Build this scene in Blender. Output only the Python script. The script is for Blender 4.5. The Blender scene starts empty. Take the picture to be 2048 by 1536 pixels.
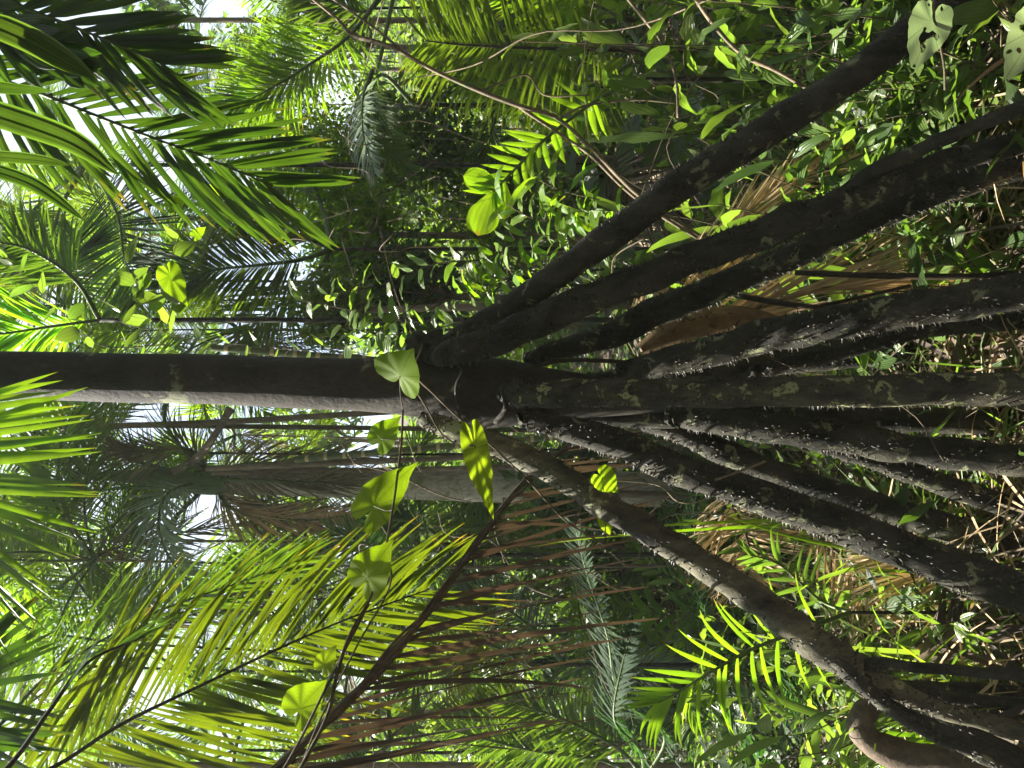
import bpy, math, random
import numpy as np
from mathutils import Vector
rng = np.random.default_rng(11)
random.seed(11)
sc = bpy.context.scene
col = sc.collection

# ------------------------------------------------------------------ camera (held upright on its side, as the photo was taken)
FPX = 1490.0                      # focal length in photo pixels (photo is 2048 px along the vertical of the place)
CAM = np.array([0.0, 0.0, 1.6])
cd = bpy.data.cameras.new('camera'); cam = bpy.data.objects.new('camera', cd); col.objects.link(cam)
cd.sensor_fit = 'HORIZONTAL'; cd.sensor_width = 36.0; cd.lens = 36.0 * FPX / 2048.0
cd.clip_start = 0.05; cd.clip_end = 400
cam.location = CAM
from mathutils import Matrix
cam.rotation_euler = Matrix(((0, 1, 0), (0, 0, -1), (-1, 0, 0))).to_euler()   # image right = down, image up = +X, looks along +Y
sc.camera = cam

# ------------------------------------------------------------------ light
SUN_EL, SUN_AZ = math.radians(56), math.radians(-58)   # azimuth from +Y (the view direction), negative = towards -X
sd = Vector((math.sin(SUN_AZ) * math.cos(SUN_EL), math.cos(SUN_AZ) * math.cos(SUN_EL), math.sin(SUN_EL)))
sl = bpy.data.lights.new('sun', 'SUN'); sl.energy = 5.0; sl.angle = math.radians(0.5); sl.color = (1.0, 0.95, 0.86)
so = bpy.data.objects.new('sun', sl); col.objects.link(so)
so.rotation_euler = (-sd).to_track_quat('-Z', 'Y').to_euler(); so.location = (0, 0, 30)
w = bpy.data.worlds.new('World'); sc.world = w; w.use_nodes = True
nt = w.node_tree; nt.nodes.clear()
out = nt.nodes.new('ShaderNodeOutputWorld'); bg = nt.nodes.new('ShaderNodeBackground')
sky = nt.nodes.new('ShaderNodeTexSky'); sky.sky_type = 'NISHITA'; sky.sun_disc = False
sky.sun_elevation = SUN_EL; sky.sun_rotation = SUN_AZ
tc = nt.nodes.new('ShaderNodeTexCoord'); nz = nt.nodes.new('ShaderNodeTexNoise')
nz.inputs['Scale'].default_value = 2.6; nz.inputs['Detail'].default_value = 8
rp = nt.nodes.new('ShaderNodeValToRGB'); rp.color_ramp.elements[0].position = .34; rp.color_ramp.elements[1].position = .6
mx = nt.nodes.new('ShaderNodeMixRGB'); mx.inputs['Color2'].default_value = (4.4, 4.8, 5.6, 1)
nt.links.new(tc.outputs['Generated'], nz.inputs['Vector']); nt.links.new(nz.outputs['Fac'], rp.inputs['Fac'])
nt.links.new(rp.outputs['Color'], mx.inputs['Fac']); nt.links.new(sky.outputs['Color'], mx.inputs['Color1'])
nt.links.new(mx.outputs['Color'], bg.inputs['Color']); bg.inputs['Strength'].default_value = 0.05
nt.links.new(bg.outputs[0], out.inputs[0])
sc.view_settings.view_transform = 'Standard'; sc.view_settings.look = 'None'
sc.view_settings.exposure = 2.45; sc.view_settings.gamma = 1.0
cy = sc.cycles
cy.max_bounces = 7; cy.diffuse_bounces = 3; cy.glossy_bounces = 2; cy.transmission_bounces = 4; cy.transparent_max_bounces = 6
cy.use_denoising = True; cy.denoiser = 'OPENIMAGEDENOISE'
cy.sample_clamp_indirect = 6.0
cy.caustics_reflective = False; cy.caustics_refractive = False

# ------------------------------------------------------------------ helpers
def P(x, y, d):
    """point seen at photo pixel (x, y) at distance d in front of the camera"""
    return np.array([(768.0 - y) / FPX * d, d, 1.6 + (1024.0 - x) / FPX * d])
def nrm(a):
    a = np.asarray(a, float); return a / np.maximum(np.linalg.norm(a, axis=-1, keepdims=True), 1e-9)
def spline(pts, n):
    """Catmull-Rom through rows of pts (any width), n samples"""
    p = np.asarray(pts, float)
    if len(p) == 2: 
        t = np.linspace(0, 1, n)[:, None]; return p[0] * (1 - t) + p[1] * t
    q = np.vstack([2 * p[0] - p[1], p, 2 * p[-1] - p[-2]])
    m = len(p) - 1
    t = np.linspace(0, m - 1e-6, n); i = t.astype(int); f = (t - i)[:, None]
    a, b, c, d = q[i], q[i + 1], q[i + 2], q[i + 3]
    return .5 * (2 * b + (c - a) * f + (2 * a - 5 * b + 4 * c - d) * f ** 2 + (3 * b - a - 3 * c + d) * f ** 3)
def gz(x, y):
    x = np.asarray(x, float); y = np.asarray(y, float)
    z = .06 * np.sin(x * 1.3 + 1) * np.cos(y * 1.1) + .03 * np.sin(x * 3.1 + y * 2.3)
    z = z + .22 * np.maximum(0, y - 8.5) + .10 * np.maximum(0, x - 1.6) * np.clip((y - 1) / 3, 0, 1)
    return z

class MB:
    def __init__(s): s.v = []; s.f = []; s.uv = []; s.m = []; s.n = 0
    def grid(s, a, uv=None, mat=0, wrap=False):
        a = np.asarray(a, float)
        if a.ndim == 3: a = a[None]
        K, R, C, _ = a.shape
        if uv is None:
            u, v = np.meshgrid(np.linspace(0, 1, C), np.linspace(0, 1, R))
            uv = np.broadcast_to(np.stack([u, v], -1), (K, R, C, 2))
        elif uv.ndim == 3: uv = np.broadcast_to(uv, (K, R, C, 2))
        k, r, c = np.meshgrid(np.arange(K), np.arange(R - 1), np.arange(C if wrap else C - 1), indexing='ij')
        c2 = (c + 1) % C; b = s.n + k * R * C
        f = np.stack([b + r * C + c, b + r * C + c2, b + (r + 1) * C + c2, b + (r + 1) * C + c], -1).reshape(-1, 4)
        s.v.append(a.reshape(-1, 3)); s.uv.append(uv.reshape(-1, 2)); s.f.append(f)
        s.m.append(np.full(len(f), mat, np.int32)); s.n += K * R * C
        return s
    def build(s, name, mats, parent=None, origin=None, smooth=True):
        V = np.vstack(s.v); F = np.vstack(s.f); UV = np.vstack(s.uv); M = np.concatenate(s.m)
        if origin is None and parent is not None:
            o = parent; origin = np.zeros(3)
            while o is not None: origin = origin + np.array(o.location); o = o.parent
        if origin is not None: V = V - origin
        me = bpy.data.meshes.new(name)
        me.vertices.add(len(V)); me.vertices.foreach_set('co', V.ravel())
        me.loops.add(F.size); me.loops.foreach_set('vertex_index', F.ravel().astype(np.int32))
        me.polygons.add(len(F)); me.polygons.foreach_set('loop_start', np.arange(0, F.size, 4, dtype=np.int32))
        me.polygons.foreach_set('loop_total', np.full(len(F), 4, np.int32))
        me.polygons.foreach_set('material_index', M); me.polygons.foreach_set('use_smooth', np.full(len(F), smooth))
        ul = me.uv_layers.new(name='uv'); ul.data.foreach_set('uv', UV[F.ravel()].ravel())
        for m in (mats if isinstance(mats, (list, tuple)) else [mats]): me.materials.append(m)
        me.validate(); me.update()
        ob = bpy.data.objects.new(name, me); col.objects.link(ob)
        if parent is not None: ob.parent = parent
        return ob

def tag(o, label=None, cat=None, group=None, kind=None):
    if label: o['label'] = label
    if cat: o['category'] = cat
    if group: o['group'] = group
    if kind: o['kind'] = kind
    return o
def thing(name, loc, label, cat, group=None):
    o = bpy.data.objects.new(name, None); o.location = [float(c) for c in loc]; o.empty_display_size = .1
    col.objects.link(o); return tag(o, label, cat, group)

def tube(mb, pts, rad, sides=10, mat=0, rough=0.0, n=None, flat=1.0, seed=0, cap=True):
    """swept tube; pts (k,3), rad (k,), optional surface unevenness"""
    pts = np.asarray(pts, float); rad = np.broadcast_to(np.asarray(rad, float), (len(pts),))
    if n:
        pr = spline(np.hstack([pts, rad[:, None]]), n); pts, rad = pr[:, :3], np.maximum(pr[:, 3], 1e-4)
    T = nrm(np.gradient(pts, axis=0))
    ref = np.array([0, 1, 0.]) if abs(T[0, 1]) < .8 else np.array([1, 0, 0.])
    N = [nrm(np.cross(T[0], ref))]
    for t in T[1:]: N.append(nrm(N[-1] - t * np.dot(N[-1], t)))
    N = np.array(N); B = np.cross(T, N)
    th = np.linspace(0, 2 * np.pi, sides, endpoint=False)
    R = rad[:, None] * np.ones(sides)
    if rough > 0:
        s = np.linspace(0, 1, len(pts))[:, None] * len(pts) / 8; r2 = np.random.default_rng(seed)
        for k in range(6):
            a, b, c, ph = r2.integers(1, 4), r2.uniform(.5, 3.2), r2.uniform(.3, 1), r2.uniform(0, 6.3)
            R = R * (1 + rough * c * np.sin(a * th[None] + b * s + ph))
    ring = pts[:, None] + R[..., None] * (np.cos(th)[None, :, None] * N[:, None] + flat * np.sin(th)[None, :, None] * B[:, None])
    if cap:
        ring = np.concatenate([np.repeat(pts[:1, None], sides, 1), ring, np.repeat(pts[-1:, None], sides, 1)])
    L = np.concatenate([[0], np.cumsum(np.linalg.norm(np.diff(pts, axis=0), axis=1))])
    if cap: L = np.concatenate([[0], L, L[-1:]])
    u, v = np.meshgrid(th / 6.283, L); mb.grid(ring, np.stack([u, v], -1), mat, wrap=True)
    return pts, rad, N, B, T

GRAV = np.array([0, 0, -1.0])
def blades(mb, base, dir0, nor, length, width, seg=6, droop=.5, fold=.25, mat=0, twist=0.0, curl=0.0, prof=None, cols=3, wav=0.0):
    """K ribbon leaves at once. base, dir0, nor (K,3); length, width, droop (K,)"""
    K = len(base); length = np.broadcast_to(length, (K,)).astype(float); width = np.broadcast_to(width, (K,)).astype(float)
    droop = np.broadcast_to(droop, (K,)).astype(float)
    d = nrm(dir0); p = np.array(base, float); nor = nrm(nor)
    tw = rng.normal(0, 1, K) * twist if np.isscalar(twist) else twist
    rows = []
    for k in range(seg + 1):
        s = k / seg
        W = nrm(np.cross(d, nor)); nn = np.cross(W, d)
        a = tw * s; W2 = W * np.cos(a)[:, None] + nn * np.sin(a)[:, None]; nn2 = np.cross(W2, d)
        f = (prof(s) if prof else min(1, (s / .25) ** .6) * max(0, 1 - s ** 2.6)) if s < 1 else 0.02
        if prof is None and s == 0: f = .35
        wv = width * .5 * f
        if wav > 0: off = wav * width * np.sin(s * 14 + np.arange(K)); 
        else: off = 0 * width
        if cols == 2:
            rows.append(np.stack([p - W2 * wv[:, None], p + W2 * wv[:, None]], 1))
        elif cols == 3:
            rows.append(np.stack([p - W2 * wv[:, None] + nn2 * (off)[:, None], p - nn2 * (fold * wv)[:, None], p + W2 * wv[:, None] - nn2 * (off)[:, None]], 1))
        else:
            q = np.linspace(-1, 1, cols); z = [0.5 if i % 2 else -0.5 for i in range(cols)]
            rows.append(np.stack([p + W2 * (wv * qi)[:, None] + nn2 * (fold * wv * zi * .5 + fold * wv * abs(qi) * .6 + off * qi)[:, None] for qi, zi in zip(q, z)], 1))
        p = p + d * (length / seg)[:, None]
        d = nrm(d + GRAV * (droop * (0.35 + s) / seg)[:, None] + nn * (curl / seg))
    mb.grid(np.stack(rows, 1), None, mat)

def frond(pts, n=40, ln=.4, wd=.02, a=(60, 25), droop=.6, N=(0, -.8, .5), mats=None, parent=None, seg=6, fold=.3, rad=.008,
          jit=.08, sides=(-1, 1), start=.06, lprof=None, twist=.15, miss=.03, cols=3, prof=None, name='frond', lift=.15, label=None, rname='rachis', rmat=None, curl=0., lj=.08, tipfan=False):
    """a pinnate palm leaf: leaflets as one mesh, its midrib as a sub-part"""
    if n >= 17: n = int(n * 1.4); wd = wd * .68
    pts = np.asarray(pts, float); R = spline(pts, 160); T = nrm(np.gradient(R, axis=0))
    N = nrm(np.asarray(N, float)); mb = MB()
    for sgn in sides:
        t = np.linspace(start, .995, n) + rng.normal(0, .25 / n, n); t = np.clip(t, 0, .999)
        t = t[rng.random(n) > miss]; i = (t * 159).astype(int); k = len(t)
        Ti = T[i]; S = nrm(np.cross(Ti, N)) * sgn; Nn = nrm(np.cross(S, Ti)) * sgn
        A = np.radians(a[0] + (a[1] - a[0]) * t ** 1.3 + rng.normal(0, 3.5 + 20 * jit, k))
        D = np.cos(A)[:, None] * Ti + np.sin(A)[:, None] * S + Nn * (lift + rng.normal(0, jit, k))[:, None]
        if lprof is None: l = np.minimum(1, .45 + 2.2 * t) * (1 - .62 * t ** 3)
        else: l = np.interp(t, np.linspace(0, 1, len(lprof)), lprof)
        l = l * ln * rng.uniform(1 - lj, 1 + lj, k)
        wdt = wd * (.75 + .25 * l / ln) * rng.uniform(.8, 1.15, k)
        blades(mb, R[i], D, Nn, l, wdt, seg, droop * rng.uniform(.7, 1.3, k), fold, 0, twist, curl, prof, cols)
    o = mb.build(name, mats[0], parent)
    r = MB(); tube(r, pts, np.linspace(rad, rad * .25, len(pts)), 7, n=30, flat=.75)
    q = r.build(rname, rmat or mats[1], o)
    if label: o['label'] = label
    return o

def px(*p): return np.array([P(*q) for q in p])

# ------------------------------------------------------------------ materials
def newmat(name):
    m = bpy.data.materials.new(name); m.use_nodes = True; t = m.node_tree; t.nodes.clear(); return m, t
def nd(t, typ, **kw):
    n = t.nodes.new(typ)
    for k, v in kw.items():
        if k in n.inputs.keys(): n.inputs[k].default_value = v
        else: setattr(n, k, v)
    return n
def leafmat(name, c1, c2, trans, tf=.45, rough=.42, tip=None, rib=90.0, ribamt=.25, spec=.45, holes=False, veins=False, dry=0.0):
    if c1[1] > c1[0]: c1 = (c1[0], c1[1], c1[2] * 1.3); c2 = (c2[0], c2[1], c2[2] * 1.3); trans = (trans[0], trans[1], trans[2] * 1.35)
    m, t = newmat(name); L = t.links.new
    o = nd(t, 'ShaderNodeOutputMaterial'); geo = nd(t, 'ShaderNodeNewGeometry'); tc = nd(t, 'ShaderNodeTexCoord'); oi = nd(t, 'ShaderNodeObjectInfo')
    mixc = nd(t, 'ShaderNodeMixRGB'); mixc.inputs[1].default_value = (*c1, 1); mixc.inputs[2].default_value = (*c2, 1)
    L(geo.outputs['Random Per Island'], mixc.inputs[0])
    ns = nd(t, 'ShaderNodeTexNoise', Scale=9.0, Detail=4.0); L(tc.outputs['Object'], ns.inputs['Vector'])
    hv = nd(t, 'ShaderNodeHueSaturation'); L(mixc.outputs[0], hv.inputs['Color'])
    mr = nd(t, 'ShaderNodeMapRange'); mr.inputs['From Min'].default_value = .3; mr.inputs['From Max'].default_value = .7
    mr.inputs['To Min'].default_value = .7; mr.inputs['To Max'].default_value = 1.35
    L(ns.outputs['Fac'], mr.inputs['Value']); L(mr.outputs[0], hv.inputs['Value'])
    mh = nd(t, 'ShaderNodeMapRange'); mh.inputs['To Min'].default_value = .485; mh.inputs['To Max'].default_value = .512
    L(oi.outputs['Random'], mh.inputs['Value']); L(mh.outputs[0], hv.inputs['Hue'])
    sep = nd(t, 'ShaderNodeSeparateXYZ'); L(tc.outputs['UV'], sep.inputs[0])
    # fine parallel ribs across the blade
    wv = nd(t, 'ShaderNodeMath', operation='MULTIPLY'); wv.inputs[1].default_value = rib; L(sep.outputs['X'], wv.inputs[0])
    sn = nd(t, 'ShaderNodeMath', operation='SINE'); L(wv.outputs[0], sn.inputs[0])
    ra = nd(t, 'ShaderNodeMapRange'); ra.inputs['From Min'].default_value = -1; ra.inputs['To Min'].default_value = 1 - ribamt; ra.inputs['To Max'].default_value = 1.0
    L(sn.outputs[0], ra.inputs['Value'])
    rc = nd(t, 'ShaderNodeMixRGB', blend_type='MULTIPLY'); rc.inputs[0].default_value = 1; L(hv.outputs[0], rc.inputs[1]); L(ra.outputs[0], rc.inputs[2])
    colr = rc.outputs[0]
    if tip:
        tr = nd(t, 'ShaderNodeMath', operation='ADD'); n2 = nd(t, 'ShaderNodeTexNoise', Scale=25.0); L(tc.outputs['Object'], n2.inputs['Vector'])
        L(sep.outputs['Y'], tr.inputs[0]); L(n2.outputs['Fac'], tr.inputs[1])
        tm = nd(t, 'ShaderNodeMapRange'); tm.inputs['From Min'].default_value = 1.42 - dry; tm.inputs['From Max'].default_value = 1.62 - dry; L(tr.outputs[0], tm.inputs['Value'])
        tx = nd(t, 'ShaderNodeMixRGB'); tx.inputs[2].default_value = (*tip, 1); L(tm.outputs[0], tx.inputs[0]); L(colr, tx.inputs[1]); colr = tx.outputs[0]
    if veins:   # palmate veins: uv.x is the angle, uv.y the radius
        def vein(src, mul, wdt):
            a = nd(t, 'ShaderNodeMath', operation='MULTIPLY'); a.inputs[1].default_value = mul; L(src, a.inputs[0])
            b = nd(t, 'ShaderNodeMath', operation='PINGPONG'); b.inputs[1].default_value = .5; L(a.outputs[0], b.inputs[0])
            c = nd(t, 'ShaderNodeMapRange'); c.inputs['From Min'].default_value = 0; c.inputs['From Max'].default_value = wdt; c.inputs['To Min'].default_value = 0; L(b.outputs[0], c.inputs['Value'])
            return c.outputs[0]
        v1 = vein(sep.outputs['X'], 8.0, .05)
        ad = nd(t, 'ShaderNodeMath', operation='ADD'); ab = nd(t, 'ShaderNodeMath', operation='PINGPONG'); ab.inputs[1].default_value = .0625; L(sep.outputs['X'], ab.inputs[0])
        am = nd(t, 'ShaderNodeMath', operation='MULTIPLY'); am.inputs[1].default_value = -1.6; L(ab.outputs[0], am.inputs[0]); L(sep.outputs['Y'], ad.inputs[0]); L(am.outputs[0], ad.inputs[1])
        v2 = vein(ad.outputs[0], 7.0, .045)
        mn = nd(t, 'ShaderNodeMath', operation='MULTIPLY'); L(v1, mn.inputs[0]); L(v2, mn.inputs[1])
        mm = nd(t, 'ShaderNodeMapRange'); mm.inputs['To Min'].default_value = .55; L(mn.outputs[0], mm.inputs['Value'])
        vc = nd(t, 'ShaderNodeMixRGB', blend_type='MULTIPLY'); vc.inputs[0].default_value = 1; L(colr, vc.inputs[1]); L(mm.outputs[0], vc.inputs[2]); colr = vc.outputs[0]
    bs = nd(t, 'ShaderNodeBsdfPrincipled'); bs.inputs['Roughness'].default_value = rough; bs.inputs['Specular IOR Level'].default_value = spec
    L(colr, bs.inputs['Base Color'])
    tl = nd(t, 'ShaderNodeBsdfTranslucent'); tcx = nd(t, 'ShaderNodeMixRGB', blend_type='MULTIPLY'); tcx.inputs[0].default_value = 1; tcx.inputs[2].default_value = (*trans, 1)
    L(colr, tcx.inputs[1]); L(tcx.outputs[0], tl.inputs['Color'])
    bp = nd(t, 'ShaderNodeBump'); bp.inputs['Strength'].default_value = .35; bp.inputs['Distance'].default_value = .002
    L(sn.outputs[0], bp.inputs['Height']); L(bp.outputs[0], bs.inputs['Normal'])
    ms = nd(t, 'ShaderNodeMixShader'); ms.inputs[0].default_value = tf; L(bs.outputs[0], ms.inputs[1]); L(tl.outputs[0], ms.inputs[2])
    last = ms.outputs[0]
    if holes:
        h2 = nd(t, 'ShaderNodeTexNoise', Scale=38.0, Detail=1.0); L(tc.outputs['Object'], h2.inputs['Vector'])
        l2 = nd(t, 'ShaderNodeMath', operation='GREATER_THAN'); l2.inputs[1].default_value = .655; L(h2.outputs['Fac'], l2.inputs[0])
        tp = nd(t, 'ShaderNodeBsdfTransparent'); hx = nd(t, 'ShaderNodeMixShader'); L(l2.outputs[0], hx.inputs[0]); L(last, hx.inputs[1]); L(tp.outputs[0], hx.inputs[2]); last = hx.outputs[0]
    L(last, o.inputs[0]); return m

def bark(name, c1, c2, patch=None, scale=6.0, stretch=(1, 1, .25), amt=.5, rough=.8, rings=None, thr=.62, bump=.6, fine=60.0):
    m, t = newmat(name); L = t.links.new
    o = nd(t, 'ShaderNodeOutputMaterial'); tc = nd(t, 'ShaderNodeTexCoord'); mp = nd(t, 'ShaderNodeMapping'); mp.inputs['Scale'].default_value = stretch
    L(tc.outputs['Object'], mp.inputs[0])
    n1 = nd(t, 'ShaderNodeTexNoise', Scale=scale, Detail=8.0, Roughness=.65); L(mp.outputs[0], n1.inputs['Vector'])
    n2 = nd(t, 'ShaderNodeTexNoise', Scale=fine, Detail=6.0, Roughness=.7); L(mp.outputs[0], n2.inputs['Vector'])
    cr = nd(t, 'ShaderNodeValToRGB'); cr.color_ramp.elements[0].position = .35; cr.color_ramp.elements[1].position = .68
    cr.color_ramp.elements[0].color = (*c1, 1); cr.color_ramp.elements[1].color = (*c2, 1); L(n1.outputs['Fac'], cr.inputs[0])
    fm = nd(t, 'ShaderNodeMapRange'); fm.inputs['From Min'].default_value = .3; fm.inputs['From Max'].default_value = .7; fm.inputs['To Min'].default_value = .55; fm.inputs['To Max'].default_value = 1.3; L(n2.outputs['Fac'], fm.inputs['Value'])
    c = nd(t, 'ShaderNodeMixRGB', blend_type='MULTIPLY'); c.inputs[0].default_value = 1; L(cr.outputs[0], c.inputs[1]); L(fm.outputs[0], c.inputs[2]); cc = c.outputs[0]
    if patch:
        n3 = nd(t, 'ShaderNodeTexNoise', Scale=scale * 1.5, Detail=5.0, Roughness=.6, Distortion=.6); L(tc.outputs['Object'], n3.inputs['Vector'])
        pr = nd(t, 'ShaderNodeMapRange'); pr.inputs['From Min'].default_value = thr; pr.inputs['From Max'].default_value = thr + .05; nm = nd(t, 'ShaderNodeMath', operation='MULTIPLY_ADD'); nm.inputs[1].default_value = .22; L(n2.outputs['Fac'], nm.inputs[0]); nb = nd(t, 'ShaderNodeMath', operation='ADD'); nb.inputs[1].default_value = -.11; L(n3.outputs['Fac'], nb.inputs[0]); L(nb.outputs[0], nm.inputs[2]); L(nm.outputs[0], pr.inputs['Value'])
        px_ = nd(t, 'ShaderNodeMixRGB'); px_.inputs[2].default_value = (*patch, 1); L(pr.outputs[0], px_.inputs[0]); L(cc, px_.inputs[1]); cc = px_.outputs[0]
    if rings:
        sp = nd(t, 'ShaderNodeSeparateXYZ'); L(tc.outputs['UV'], sp.inputs[0])
        a = nd(t, 'ShaderNodeMath', operation='MULTIPLY'); a.inputs[1].default_value = rings; L(sp.outputs['Y'], a.inputs[0])
        b = nd(t, 'ShaderNodeMath', operation='FRACT'); L(a.outputs[0], b.inputs[0])
        g = nd(t, 'ShaderNodeMath', operation='GREATER_THAN'); g.inputs[1].default_value = .82; L(b.outputs[0], g.inputs[0])
        rx = nd(t, 'ShaderNodeMixRGB'); rx.inputs[2].default_value = (.42, .33, .16, 1); L(g.outputs[0], rx.inputs[0]); L(cc, rx.inputs[1]); cc = rx.outputs[0]
    bs = nd(t, 'ShaderNodeBsdfPrincipled'); bs.inputs['Roughness'].default_value = rough; bs.inputs['Specular IOR Level'].default_value = .3
    L(cc, bs.inputs['Base Color'])
    bp = nd(t, 'ShaderNodeBump'); bp.inputs['Strength'].default_value = bump; bp.inputs['Distance'].default_value = .006
    L(n2.outputs['Fac'], bp.inputs['Height']); L(bp.outputs[0], bs.inputs['Normal']); L(bs.outputs[0], o.inputs[0]); return m

M = {}
M['palm'] = leafmat('palm_leaf_green', (.050, .095, .012), (.09, .15, .015), (2.3, 2.3, .45), .55, .36, (.20, .13, .03), 50, .2)
M['olive'] = leafmat('olive_palm_leaf', (.06, .09, .008), (.09, .125, .010), (2.4, 2.2, .3), .58, .38, (.22, .16, .03), 50, .3)
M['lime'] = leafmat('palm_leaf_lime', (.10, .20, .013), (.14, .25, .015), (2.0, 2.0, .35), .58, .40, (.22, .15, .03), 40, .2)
M['broad'] = leafmat('pleated_leaf', (.028, .06, .010), (.05, .088, .013), (2.3, 2.5, .4), .5, .35, (.16, .12, .03), 60, .3, .5)
M['blue'] = leafmat('waxy_leaf', (.025, .058, .017), (.042, .078, .024), (1.5, 2.0, .45), .45, .62, None, 40, .15, .15)
M['dark'] = leafmat('shade_leaf', (.03, .06, .012), (.055, .095, .017), (2.2, 2.4, .5), .5, .33, None, 40, .15, .6)
M['yellow'] = leafmat('yellowing_leaf', (.13, .15, .015), (.20, .15, .02), (1.5, 1.9, .5), .5, .45, (.22, .10, .02), 40, .2)
M['bush'] = leafmat('bush_leaf', (.05, .09, .015), (.12, .17, .025), (2.0, 2.1, .5), .55, .34, None, 12, .12, .5)
M['herb'] = leafmat('herb_leaf', (.075, .13, .025), (.13, .20, .035), (1.8, 1.9, .45), .5, .32, None, 25, .15, .55)
M['heart'] = leafmat('heart_leaf', (.17, .25, .015), (.20, .29, .02), (1.5, 1.6, .25), .68, .5, None, 3, .05, .25, holes=False, veins=True)
M['heartpale'] = leafmat('pale_heart_leaf', (.22, .26, .12), (.26, .30, .14), (1.2, 1.4, .6), .35, .5, None, 3, .05, .3, veins=True, holes=True)
M['dead'] = leafmat('dead_leaf', (.045, .034, .023), (.16, .12, .088), (1.3, 1.1, .7), .15, .6, None, 50, .45, .3)
M['straw'] = leafmat('straw_leaf', (.48, .35, .19), (.68, .52, .31), (1.2, 1.0, .6), .25, .55, None, 50, .35, .3)
M['greydead'] = leafmat('grey_dead_leaf', (.14, .12, .075), (.24, .20, .11), (1.2, 1.1, .7), .25, .6, None, 50, .35, .3)
M['rach'] = bark('rachis_green', (.05, .09, .015), (.09, .13, .03), None, 8, rough=.5, bump=.2)
M['rachdark'] = bark('rachis_dark', (.018, .014, .008), (.045, .03, .016), None, 8, rough=.6, bump=.3)
M['rachtan'] = bark('rachis_tan', (.05, .036, .022), (.17, .125, .08), None, 8, rough=.7, bump=.4)
M['trunk'] = bark('stilt_palm_bark', (.008, .007, .005), (.055, .046, .032), (.17, .18, .11), 4.0, (1, 1, .6), thr=.62, bump=1.0)
M['root'] = bark('stilt_root_bark', (.006, .006, .004), (.062, .058, .040), (.17, .18, .10), 12.0, (1, 1, .5), thr=.60, bump=1.0)
M['rootsunpale'] = bark('pale_sunlit_root_bark', (.02, .018, .012), (.22, .205, .13), (.30, .31, .18), 8.0, (1, 1, .4), thr=.6, bump=1.0)  # mottled pale bark, with brightness of the sun added to its colour
M['rootlichen'] = bark('lichened_root_bark', (.008, .0075, .005), (.085, .078, .048), (.24, .25, .12), 16.0, (1, 1, .45), thr=.58, bump=1.0)
M['thorn'] = bark('root_thorn', (.015, .013, .009), (.075, .065, .043), None, 20, bump=.1, rough=.45)
M['moss'] = bark('mossy_bark', (.010, .010, .006), (.035, .035, .015), None, 25, (1, 1, 1), bump=1.0)
M['fartrunk'] = bark('grey_palm_bark', (.30, .27, .21), (.52, .47, .37), (.20, .21, .11), 5.0, (1, 1, .4), rings=None, thr=.6)
M['thintrunk'] = bark('thin_stem_bark', (.12, .09, .06), (.22, .17, .12), None, 6.0, (1, 1, .3))
M['cane'] = bark('ringed_cane', (.07, .10, .04), (.13, .14, .06), None, 8.0, rings=9.0)
M['twig'] = bark('pale_twig', (.09, .07, .042), (.22, .17, .11), (.10, .13, .05), 9.0, (1, 1, 1), thr=.6)
M['vine'] = bark('vine_stem', (.05, .04, .02), (.12, .09, .05), None, 14)
M['log'] = bark('log_wood', (.05, .036, .024), (.20, .15, .105), None, 5.0, (1, 1, 1), bump=.8)
M['silver'] = leafmat('sun_whitened_leaf', (.22, .29, .15), (.34, .42, .22), (1.0, 1.1, .8), .3, .3, None, 40, .15, .6)  # white glint of the sun put into the leaf colour
M['litter'] = leafmat('litter_leaf', (.14, .095, .06), (.42, .33, .23), (1.1, 1, .7), .15, .6, None, 12, .2, .35)
# soil
m, t = newmat('soil'); L = t.links.new
o = nd(t, 'ShaderNodeOutputMaterial'); tc = nd(t, 'ShaderNodeTexCoord'); n1 = nd(t, 'ShaderNodeTexNoise', Scale=3.0, Detail=10.0, Roughness=.7)
L(tc.outputs['Object'], n1.inputs['Vector']); cr = nd(t, 'ShaderNodeValToRGB'); cr.color_ramp.elements[0].color = (.02, .014, .008, 1); cr.color_ramp.elements[1].color = (.10, .07, .045, 1)
cr.color_ramp.elements[0].position = .35; cr.color_ramp.elements[1].position = .7
bs = nd(t, 'ShaderNodeBsdfPrincipled'); bs.inputs['Roughness'].default_value = .95; bp = nd(t, 'ShaderNodeBump'); bp.inputs['Distance'].default_value = .03
n2 = nd(t, 'ShaderNodeTexNoise', Scale=30.0, Detail=8.0); L(tc.outputs['Object'], n2.inputs['Vector']); L(n2.outputs['Fac'], bp.inputs['Height']); L(bp.outputs[0], bs.inputs['Normal'])
L(n1.outputs['Fac'], cr.inputs[0]); L(cr.outputs[0], bs.inputs['Base Color']); L(bs.outputs[0], o.inputs[0]); M['soil'] = m

# ------------------------------------------------------------------ ground
xs = np.concatenate([np.linspace(-120, -10, 23)[:-1], np.linspace(-10, 10, 100), np.linspace(10, 120, 23)[1:]])
ys = np.concatenate([np.linspace(-60, -4, 12)[:-1], np.linspace(-4, 16, 100), np.linspace(16, 150, 30)[1:]])
X, Y = np.meshgrid(xs, ys); Z = gz(X, np.minimum(Y, 60))
mb = MB(); mb.grid(np.stack([X, Y, Z], -1)); tag(mb.build('ground', M['soil']), kind='structure')

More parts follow.
